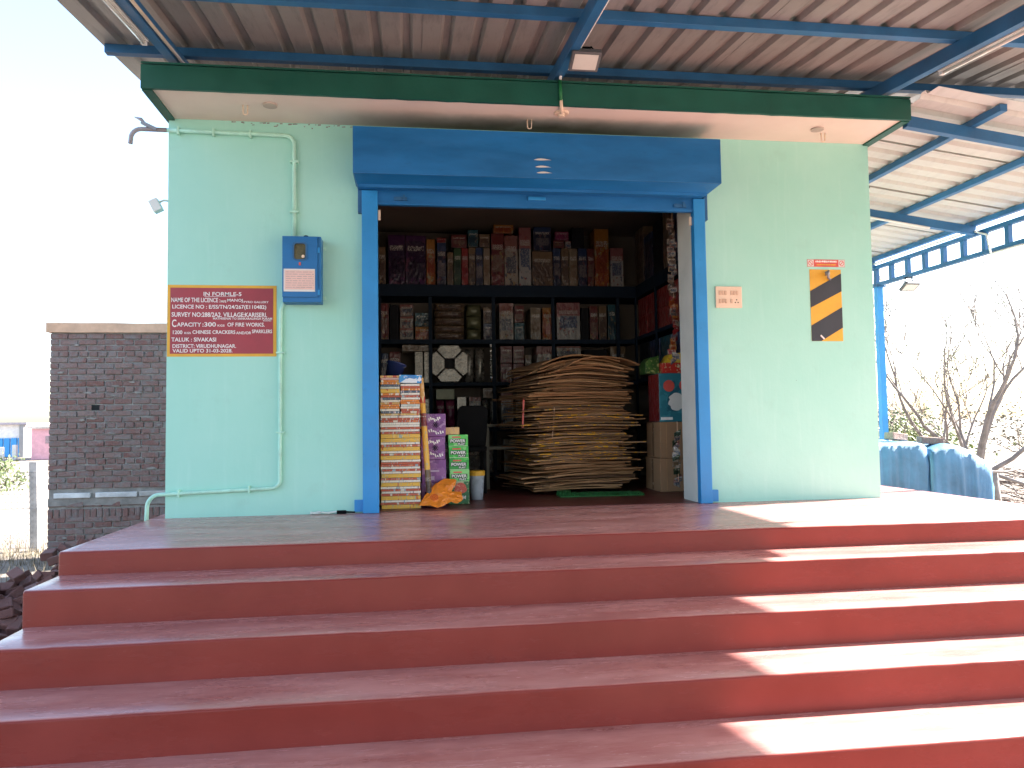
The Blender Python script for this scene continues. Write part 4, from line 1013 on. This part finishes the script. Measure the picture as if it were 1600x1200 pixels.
# ------------------------------------------------------------------ right of the doorway
def carton(x0, x1, y0, y1, z0, z1, lab):
    tt = thing('carton', lab, 'carton', ((x0+x1)/2, (y0+y1)/2, z0), 'brown cartons inside the door')
    b = B(); b.box(x0, x1, y0, y1, z0, z1-.001); part('body', b, CARTON, tt, bevel=.006)
    b = B(); b.box(x0-.0018, x0-.0006, (y0+y1)/2-.025, (y0+y1)/2+.025, z0+.01, z1-.01); part('tape', b, TAPE, tt)
    b = B(); xm = x0+(x1-x0)*.12; b.box(xm, xm+.006, y0-.0022, y0-.0006, z0+.01, z1-.01); part('board_seam', b, CARD2, tt)
carton(4.10, 4.62, .96, 1.40, .005, .315, 'brown carton on the floor inside the door, lower of the two')
carton(4.11, 4.60, .97, 1.38, .317, .655, 'brown carton stacked on another inside the door, upper of the two')
tt = thing('gift_box', 'teal printed gift box with red discs standing on the cartons', 'box', (4.3, 1.1, .657))
b = B(); b.box(4.115, 4.56, .98, 1.30, .657, 1.115); part('body', b, PRINT('teal_gift', (.03, .17, .22), [(.04, .22, .28), (.02, .1, .14), (.05, .25, .3)], 8, .4, .35), tt, bevel=.004)
b = B(); b.box(4.1125, 4.1145, .985, 1.295, .66, 1.11); part('side_print', b, PR['red'], tt)
for (x, z, r_) in ((4.21, .995, .055), (4.36, 1.0, .05)):
    b = B(); b.prism([(x+r_*math.cos(2*math.pi*i/20), z+r_*math.sin(2*math.pi*i/20)) for i in range(20)], 1, .9775, .9795); part('red_disc', b, REDST, tt)
b = B(); b.prism([(4.28+.075*math.cos(2*math.pi*i/24)*(1+.15*math.sin(i*2.1)), .845+.085*math.sin(2*math.pi*i/24)) for i in range(24)], 1, .9775, .9795); part('white_shape', b, WHITE, tt)
b = B(); b.box(4.125, 4.24, .9775, .9795, .675, .70); part('pale_strip', b, LET, tt)
b = B(); b.box(4.16, 4.55, 1.0, 1.28, 1.117, 1.215); solo('red_box', b, PRINT('red_yellow_pack', (.50, .03, .02), [(.6, .3, .03), (.4, .02, .02), (.6, .5, .3)], 22, .3), 'red box lying on the gift box by the door', 'box', (4.35, 1.14, 1.117), bevel=.004)
b = B(); b.prism([(4.19, 1.217), (4.50, 1.217), (4.47, 1.30), (4.36, 1.315), (4.25, 1.30)], 1, 1.02, 1.2); solo('yellow_packet', b, PRINT('yellow_pack', (.68, .42, .02), [(.6, .2, .02), (.7, .5, .1), (.5, .3, .05)], 24, .3), 'yellow packet on top of the red box by the door', 'packet', (4.35, 1.1, 1.217), bevel=.006)
b = B(); b.prism([(4.02, 1.117), (4.155, 1.117), (4.155, 1.29), (4.06, 1.27), (4.02, 1.22)], 1, 1.08, 1.28); solo('green_packet', b, PRINT('green_packet', (.03, .085, .015), [(.05, .13, .02), (.04, .1, .02), (.3, .3, .1)], 20, .4), 'dull green packet leaning beside the red box', 'packet', (4.1, 1.2, 1.117), bevel=.006)
# garlands of small packets hanging behind the reveal
random.seed(14)
for gi, (za, zb, cs, lab) in enumerate(((1.78, 2.45, ('brown', 'cream'), 'string of small packets hanging at the top right inside the doorway'), (1.20, 1.76, ('red', 'orange', 'cream'), 'string of red packets hanging half way up inside the doorway'), (.12, .58, ('green', 'cream', 'tan'), 'string of green packets hanging low inside the doorway'))):
    tt = thing('packet_string', lab, 'packets', (4.14, .46, za)); z = za
    while z < zb:
        b = B(); c = random.choice(cs)
        b.obox((4.085+random.uniform(-.015, .02), .47+random.uniform(-.02, .02), z), ((1, random.uniform(-.5, .5), random.uniform(-.9, .9)), (random.uniform(-.3, .3), 1, 0), (0, 0, 1)), (.034, .004, .024)); part('packet', b, PR[c], tt)
        z += .036
    b = B(); b.tube([(4.10, .475, za), (4.10, .475, zb+.08)], .0025, 5); part('string', b, CAPM, tt)

# ------------------------------------------------------------------ brick wall on the left
bw = thing('brick_wall', 'weathered bare brick wall with a cement coping behind the shop', 'wall', (-2.2, 4.8, GZ))
BX0, BY = -2.885, 4.70
b = B(); b.box(BX0+.012, 1.2, BY+.012, BY+.24, GZ-.1, 1.95); part('mortar_core', b, MORTAR, bw)
b = B()
for i in range(40):
    x = BX0-.04+(1.2-BX0)*i/39; e = .012*noise.noise(Vector((x*3, 1, 0)))
    b.v += [(x, BY-.03+e, 1.935+e), (x, BY-.03-e, 2.06+.012*noise.noise(Vector((x*2, 5, 0)))), (x, BY+.28, 2.06), (x, BY+.28, 1.94)]
for i in range(39):
    for k in range(4): b.face([i*4+k, i*4+(k+1) % 4, i*4+4+(k+1) % 4, i*4+4+k])
b.face([0, 1, 2, 3]); b.face([39*4+k for k in (3, 2, 1, 0)])
part('coping', b, CAPM, bw)
random.seed(4)
def brickmesh(l, h, d, seed):
    random.seed(seed); bm = bmesh.new(); bmesh.ops.create_cube(bm, size=1)
    for v in bm.verts: v.co = Vector((v.co.x*l, v.co.y*d, v.co.z*h))
    bmesh.ops.bevel(bm, geom=bm.edges[:], offset=.007, segments=1, affect='EDGES')
    for v in bm.verts: v.co += Vector((random.uniform(-.004, .004), random.uniform(-.003, .003), random.uniform(-.003, .003)))
    me = bpy.data.meshes.new('brick'); bm.to_mesh(me); bm.free(); me.materials.append(BRICK); return me
stretch = [brickmesh(.215, .066, .1, s) for s in range(5)]; head = [brickmesh(.105, .066, .1, 20+s) for s in range(4)]; sold = [brickmesh(.064, .115, .1, 40+s) for s in range(3)]
random.seed(5); nb = 0; hole = None; CH = .0785; z = GZ+.04; row = 0; XEND = -1.47
base = bw.location
while z < 1.92:
    if -.21 < z+CH/2 < -.13 and False: pass
    x = BX0+.005; header = row % 6 == 3
    band = -.27 < z < -.14; soldier = -.44 < z-.0 < -.36
    if band: z += CH; row += 1; continue
    first = True
    while x < XEND and nb < 300:
        if soldier: me, l = random.choice(sold), .064
        elif header or (first and row % 2): me, l = random.choice(head), .105
        else: me, l = random.choice(stretch), .215
        first = False
        xc = x+l/2
        if l > .2 and abs(xc+2.386) < .115 and abs(z-.97) < .04 and not hole:
            hole = (xc, z)
            for q in (-1, 1): inst('brick', random.choice(head), bw, Vector((xc+q*.078, BY+.045, z))-base, (0, 0, 0), (.56, 1, 1)); nb += 1
        else:
            o = inst('brick', me, bw, Vector((xc, BY+.045+random.uniform(-.006, .007), z+random.uniform(-.004, .004)))-base, (random.uniform(-.03, .03), random.uniform(-.02, .02), random.uniform(-.02, .02)))
            nb += 1
        x += l+random.uniform(.009, .018)
    z += CH if not soldier else .118; row += 1
if hole: b = B(); b.box(hole[0]-.05, hole[0]+.05, BY+.0105, BY+.0115, hole[1]-.036, hole[1]+.036); part('hole_shade_plate', b, DARK, bw)  # thin black plate standing in for the shade inside the hole
random.seed(61)
for i in range(26):
    x, z, w_, h_ = random.uniform(-2.75, -1.5), random.uniform(-.9, 1.8), random.uniform(.03, .11), random.uniform(.010, .018); k = 15
    b = B(); b.prism([(x+w_*math.cos(2*math.pi*q/k)*random.uniform(.5, 1.1), z+h_*math.sin(2*math.pi*q/k)*random.uniform(.5, 1.2)) for q in range(k)], 1, BY-.010, BY+.02); part('mortar_smear', b, MORTAR, bw)
for x0, x1, zz in ((-2.80, -2.35, -.195), (-2.29, -1.775, -.195), (-1.75, -1.2, -.19)):
    b = B(); b.box(x0, x1, BY-.03, BY+.05, zz-.035, zz+.03); part('concrete_lintel', b, CONC if x0 > -1.8 else M('whitewashed_concrete', (.58, .56, .54), .85, .25, 6, .5, 40), bw, bevel=.008)
b = B(); b.box(BX0+.01, -1.2, BY-.008, BY+.011, -.33, -.232); part('cement_band', b, MORTAR, bw)

# heap of broken bricks beside the steps
random.seed(12)
lb = []
for s in range(6):
    me = brickmesh(random.uniform(.12, .21), .07, .1, 60+s); me.materials.clear(); me.materials.append(BRICKD); lb.append(me)
random.seed(13)
def heap(x, y): return .66*math.exp(-((x+1.0)/.95)**2-((y-1.5)/.85)**2)
for i in range(190):
    x, y = random.uniform(-2.5, -.22), random.uniform(.35, 2.9)
    if heap(x, y) < .05 and random.random() < .8: continue
    o = inst('loose_brick', random.choice(lb), None, (x, y, GZ+.035+heap(x, y)*random.uniform(.55, 1.0)), (random.uniform(-.7, .7), random.uniform(-.6, .6), random.uniform(0, 3.1)))
    tag(o, 'broken dark red brick lying in the heap left of the steps', 'brick', 'bricks heaped beside the steps')
b = B()
for j in range(13):
    for i in range(13):
        x, y = -2.9+2.77*i/12, .0+3.2*j/12; b.v.append((x, y, GZ-.03+heap(x, y)*.75))
for j in range(12):
    for i in range(12): b.face([j*13+i, j*13+i+1, (j+1)*13+i+1, (j+1)*13+i])
solo('brick_rubble', b, BRICKD, 'brick dust and rubble filling the heap beside the steps', 'rubble', kind='stuff', smooth=True)

# fence on the left
tt = thing('wire_fence', 'chain-link fence on rough concrete posts left of the brick wall', 'fence', (-3.4, 5.5, GZ))
for x in (-3.37, -5.8, -8.2):
    b = B(); k = 6
    pr = [(-.05, -.05), (.05, -.05), (.05, .05), (-.05, .05)]
    for j in range(k+1):
        f = j/k
        for (dx, dy) in pr: b.v.append((x-.03*f+dx*(1+.1*noise.noise(Vector((f*5, x, dx*9)))), 5.48+dy, GZ-.05+f*1.29))
    for j in range(k):
        for q in range(4): b.face([j*4+q, j*4+(q+1) % 4, j*4+4+(q+1) % 4, j*4+4+q])
    b.face([k*4+q for q in range(4)]); part('post', b, CONC, tt)
b = B()
for s in (1, -1):
    x = -10.0
    while x < -2.2:
        xa, za, xb, zb = x, GZ+.05, x+s*1.05, GZ+1.1
        if xa > -3.37: f = 1
        lo, hi = -9.5, -3.38
        def clipx(xa, za, xb, zb):
            t0, t1 = 0., 1.
            for bound, sg in ((lo, 1), (hi, -1)):
                da, db = sg*(xa-bound), sg*(xb-bound)
                if da < 0 and db < 0: return None
                if da < 0: t0 = max(t0, da/(da-db))
                if db < 0: t1 = min(t1, da/(da-db))
            if t0 >= t1: return None
            return (xa+(xb-xa)*t0, za+(zb-za)*t0, xa+(xb-xa)*t1, za+(zb-za)*t1)
        c = clipx(xa, za, xb, zb)
        if c: b.tube([(c[0], 5.42, c[1]), (c[2], 5.42, c[3])], .002, 3, False)
        x += .075
part('wire_mesh', b, GREYM, tt, kind='stuff')
for z in (GZ+.06, GZ+.6, GZ+1.1):
    b = B(); b.tube([(-9.5, 5.42, z), (-3.3, 5.42, z)], .003, 4); part('line_wire', b, GREYM, tt)

# ------------------------------------------------------------------ tarp heaps on the right
def tarp(x0, x1, y0, y1, zt, seed, label, gx=True):
    b = B(); nu, nv = 44, 30; cx, cy = (x0+x1)/2, (y0+y1)/2; hx, hy = (x1-x0)/2, (y1-y0)/2
    for j in range(nv+1):
        for i in range(nu+1):
            u, v_ = i/nu*2-1, j/nv*2-1
            m_ = max(abs(u), abs(v_)); e = .62
            if m_ <= e: s = 1; sx, sy = u/e, v_/e; zf = 0
            else: sx, sy = u/m_, v_/m_; zf = (m_-e)/(1-e)
            top = zt-(.14*max(0, sx) if seed == 6 else 0)-.05*(max(abs(sx)-.2, 0)*(1 if m_ > e else m_/e))**2+.03*noise.noise(Vector((sx*2, sy*2, seed)))
            per = math.atan2(sy, sx)*5
            fold = (.07*noise.noise(Vector((per*1.4, zf*.7, seed)))+.05*noise.noise(Vector((per*4.5, zf*1.2, seed+3)))+.02*noise.noise(Vector((per*11, zf*2, seed+5))))
            k_ = (1 if m_ > e else m_/e)
            rr_ = 1+.05*zf+(fold*(.35+1.5*zf) if m_ > e else fold*.2*k_)
            rnd = 1-.045*(1-zf)*(k_**6)
            x = cx+sx*hx*rr_*rnd*(1 if m_ > e else 1); y = cy+sy*hy*rr_*rnd
            z = top-(.05*k_**6)-zf*(zt-GZ-.02)
            b.v.append((x, y, max(GZ+.01, z)))
    for j in range(nv):
        for i in range(nu): b.face([j*(nu+1)+i, j*(nu+1)+i+1, (j+1)*(nu+1)+i+1, (j+1)*(nu+1)+i])
    return solo('tarpaulin', b, TARP, label, 'tarpaulin', (cx, cy, GZ), 'blue tarpaulins over stacks', smooth=True)
tarp(6.46, 7.12, 1.32, 2.10, .42, 1, 'faded blue tarpaulin over a stack next to the mint wall')
tarp(7.11, 7.84, 1.30, 2.2, .37, 6, 'faded blue tarpaulin over a stack on the side of the bare tree')
for i, (x, y, z, rz_, lab) in enumerate(((6.90, 1.56, .465, .35, 'long brown brick weighing down the tarpaulin beside the blue post'), (7.32, 1.60, .415, -.1, 'brown brick weighing down the tarpaulin nearer the bare tree'))):
    me = brickmesh(.24, .075, .11, 80+i); me.materials.clear(); me.materials.append(BRICK)
    o = inst('weight_brick', me, None, (x, y, z), (0, R(5), rz_)); tag(o, lab, 'brick')

# ------------------------------------------------------------------ bare tree on the right
def bare_tree(base, stems, label, seed, leafn=900):
    random.seed(seed); tt = thing('bare_tree', label, 'tree', base)
    b = B(); tips = []
    def grow(p, d, l, r, depth):
        p = Vector(p); d = Vector(d).normalized(); pts = [p]; rs = [r]; k = 5
        for i in range(k):
            d = (d+Vector((random.uniform(-.22, .22), random.uniform(-.22, .22), random.uniform(-.08, .16)))).normalized()
            p = p+d*l/k; pts.append(p.copy()); rs.append(max(.0065, r*(1-.40*(i+1)/k)))
        b.tube(pts, rs, 7 if r > .03 else 5 if r > .01 else 3, False)
        if depth == 0: tips.extend(pts[2:]); return
        grow(pts[-1], d+Vector((random.uniform(-.2, .2), random.uniform(-.2, .2), .1)), l*.72, rs[-1]*.95, depth-1)
        for q in range(random.choice((1, 2, 2))):
            i = random.randint(2, k); a = Vector((random.uniform(-1, 1), random.uniform(-1, 1), random.uniform(-.2, .8))).normalized()
            nd = (d*1.0+a*.75).normalized(); grow(pts[i], nd, l*random.uniform(.55, .78), rs[i]*random.uniform(.5, .68), depth-1)
        if depth <= 2: tips.append(pts[-1])
    fork = Vector(base)+Vector((0, 0, .5)); b.tube([Vector(base), fork+Vector((.02, 0, -.2)), fork+Vector((0, 0, .06))], [.17, .14, .11], 9, False)
    for (dx, dy, dz, l, r, dep) in stems: grow(fork+Vector((dx*.06, dy*.06, -.03)), (dx, dy, dz), l, r, dep)
    part('trunk', b, BARK, tt, smooth=True)
    b = B()
    for i in range(leafn):
        p = random.choice(tips)+Vector((random.gauss(0, .05), random.gauss(0, .05), random.gauss(0, .05)))
        a, s = Vector((random.gauss(0, 1), random.gauss(0, 1), random.gauss(0, 1))).normalized(), random.uniform(.012, .03); c = a.orthogonal().normalized()
        n0 = len(b.v); b.v += [tuple(p-a*s), tuple(p+c*s*.5), tuple(p+a*s), tuple(p-c*s*.5)]; b.face([n0, n0+1, n0+2, n0+3])
    part('crown', b, LEAFY, tt)
bare_tree((13.4, 8.5, GZ-.05), ((-1.35, .1, .85, 1.75, .055, 5), (-.95, -.2, 1.0, 1.7, .06, 5), (-.45, .3, 1.3, 1.6, .055, 5), (.02, -.1, 1.5, 1.7, .075, 5), (.45, .1, 1.2, 1.7, .06, 5), (1.1, -.2, .8, 1.8, .055, 5), (-.6, -.3, 1.0, 1.3, .045, 5)), 'bare multi-stemmed tree with grey limbs and a few yellow leaves', 6, 3200)
# stump post in front of the tree
b = B(); b.tube([(10.74, 4.75, GZ-.05), (10.68, 4.75, -.5), (10.65, 4.74, -.2)], [.085, .075, .07], 9); solo('wooden_stump', b, BARK, 'short leaning wooden post in front of the bare tree', 'post', (10.7, 4.75, GZ), smooth=True)

def bush(c, rx, ry, rz_, n, mt, label, seed, name='bush', s0=.03, s1=.07):
    random.seed(seed); tt = thing(name, label, 'bush', (c[0], c[1], GZ)); b = B(); cl = []
    for i in range(26): 
        a = random.uniform(0, 6.3); r_ = random.random()**.5; cl.append((c[0]+rx*r_*math.cos(a)*.85, c[1]+ry*r_*math.sin(a)*.85, GZ+rz_*(.25+.7*random.random())*(1.1-.5*r_)))
    for i in range(n):
        q = random.choice(cl); p = Vector(q)+Vector((random.gauss(0, rx*.14), random.gauss(0, ry*.14), random.gauss(0, rz_*.12)))
        if p.z < GZ+.02: p.z = GZ+.05
        a = Vector((random.gauss(0, 1), random.gauss(0, 1), random.gauss(0, 1))).normalized(); s = random.uniform(s0, s1); d = a.orthogonal().normalized()
        n0 = len(b.v); b.v += [tuple(p-a*s), tuple(p+d*s*.5), tuple(p+a*s), tuple(p-d*s*.5)]; b.face([n0, n0+1, n0+2, n0+3])
    part('crown', b, mt, tt)
    b = B()
    for q in cl[:14]: b.tube([(c[0]+random.uniform(-.1, .1)*rx, c[1]+random.uniform(-.1, .1)*ry, GZ-.05), ((c[0]+q[0])/2, (c[1]+q[1])/2, GZ+(q[2]-GZ)*.6), q], [.02, .014, .005], 5, False)
    part('stems', b, TWIG, tt)
bush((17.2, 16.5, 0), 2.6, 1.6, 1.75, 6000, LEAFY, 'yellow green thorn bush behind the tarpaulins and blue post', 41, s0=.04, s1=.09)
bush((25.5, 17.5, 0), 2.5, 2.0, 2.2, 5000, LEAFY, 'yellow green bush at the right behind the bare tree', 42, s0=.04, s1=.09)
bush((22, 26, 0), 4.5, 2.0, 2.3, 2200, TWIG, 'dry brown thorn bush far behind the bare tree', 43, s0=.05, s1=.12)
bush((31, 27, 0), 5.5, 2.0, 2.6, 2200, DRYG, 'straw coloured thicket at the far right edge', 44, s0=.05, s1=.12)
bush((30, 40, 0), 7, 2.5, 3.2, 2600, LEAFG, 'low dusty green tree line behind the dry bush', 45, s0=.08, s1=.2)
bush((-9.6, 16.0, 0), 1.3, .9, 1.05, 2200, LEAFG, 'low dusty green bush beyond the chain-link fence', 46, s0=.03, s1=.07)
bush((-7.1, 18.0, 0), .8, .6, .8, 900, DRYG, 'small dry bush beyond the fence near the brick wall', 47, s0=.03, s1=.06)
# dry branches on the ground
random.seed(50); b = B()
for i in range(900):
    x, y = random.uniform(8.4, 19), random.uniform(3.2, 13); a = random.uniform(0, 3.14); l = random.uniform(.25, 1.3); z = GZ+random.uniform(.01, .25)
    p = Vector((x, y, z)); pts = [p]; d = Vector((math.cos(a), math.sin(a), random.uniform(-.08, .3)))
    for k in range(3): d = (d+Vector((random.uniform(-.3, .3), random.uniform(-.3, .3), random.uniform(-.1, .1)))).normalized(); p = p+d*l/3; p.z = max(p.z, GZ+.01); pts.append(p.copy())
    b.tube(pts, [.012, .010, .007, .003], 4, False)
solo('dry_branches', b, TWIG, 'dry cut branches strewn over the ground by the bare tree', 'branches', kind='stuff')
for i, (a, c, r_, lab) in enumerate((((10.75, 5.0, -.20), (12.6, 4.4, -1.0), .03, 'long pale dead branch slanting to the ground right of the stump'), ((10.1, 4.62, -.24), (11.2, 4.7, -.12), .022, 'thin dead branch lying across the wooden stump'))):
    a, c = Vector(a), Vector(c); b = B(); b.tube([a, a.lerp(c, .33)+Vector((0, 0, .03)), a.lerp(c, .66)-Vector((0, 0, .03)), c], [r_, r_*.9, r_*.8, r_*.5], 7); solo('dead_branch', b, BARK, lab, 'branch', tuple(a), smooth=True)
# dry grass on the left
random.seed(51); b = B()
for i in range(14000):
    x = random.uniform(-6.5, -1.6); y = random.uniform(2.6, 7.5)
    if y > 4.6 and x > -2.95: continue
    dens = math.exp(-((x+3.4)/1.1)**2-((y-4.9)/.9)**2)+.10
    if random.random() > dens: continue
    l = random.uniform(.06, .28); a = random.uniform(0, 6.3); t_ = random.uniform(.1, .95); dx, dy = math.cos(a), math.sin(a)
    n0 = len(b.v); w_ = .004; b.v += [(x-dy*w_, y+dx*w_, GZ), (x+dy*w_, y-dx*w_, GZ), (x+dx*l*t_, y+dy*l*t_, GZ+.01+l*(1-t_*.8))]; b.face([n0, n0+1, n0+2])
solo('dry_grass', b, DRYG, 'dry grass and straw around the fence post', 'grass', kind='stuff')

# ------------------------------------------------------------------ far buildings on the left
tt = thing('blue_shed', 'distant white and blue metal shed at the far left edge', 'shed', (-27, 47, GZ))
b = B(); b.box(-34, -22.0, 45.0, 52, GZ, 1.0); part('wall', b, M('shed_white', (.66, .64, .62), .6), tt)
b = B(); b.prism([(-34.3, 1.0), (-21.8, 1.0), (-21.8, 1.12), (-34.3, 1.22)], 1, 44.7, 52.3); part('roof', b, M('shed_roof', (.34, .30, .34), .6), tt)
for i in range(30):
    x = -34+.4*i; b = B(); b.box(x, x+.33, 44.9, 44.985, GZ+.02, .16); part('blue_panel', b, BLUEB, tt)
b = B(); b.box(-22.3, -22.05, 44.86, 44.985, GZ, 1.0); part('corner_post', b, GREYM, tt)
tt = thing('pink_house', 'small distant pink walled house beside the brick wall', 'house', (-19, 42, GZ))
b = B(); b.box(-19.35, -17.0, 40, 44, GZ, .72); part('wall', b, M('pink_wall', (.55, .30, .34), .8), tt)
b = B(); b.box(-19.5, -16.85, 39.85, 44.15, .722, .83); part('roof', b, CONC, tt)
b = B(); b.box(-18.6, -18.2, 39.96, 39.998, GZ+.9, .3); part('window', b, M('dull_window', (.25, .18, .2), .3), tt)
for i, x in enumerate((-21.3, -20.6)):
    b = B(); b.box(x, x+.22, 40.5, 40.72, GZ, -.3+.12*i); solo('gate_post', b, WHITEP, f'small white gate post in front of the blue shed, {("left", "right")[i]} of the pair', 'post', (x+.11, 40.6, GZ), 'gate posts', bevel=.02)
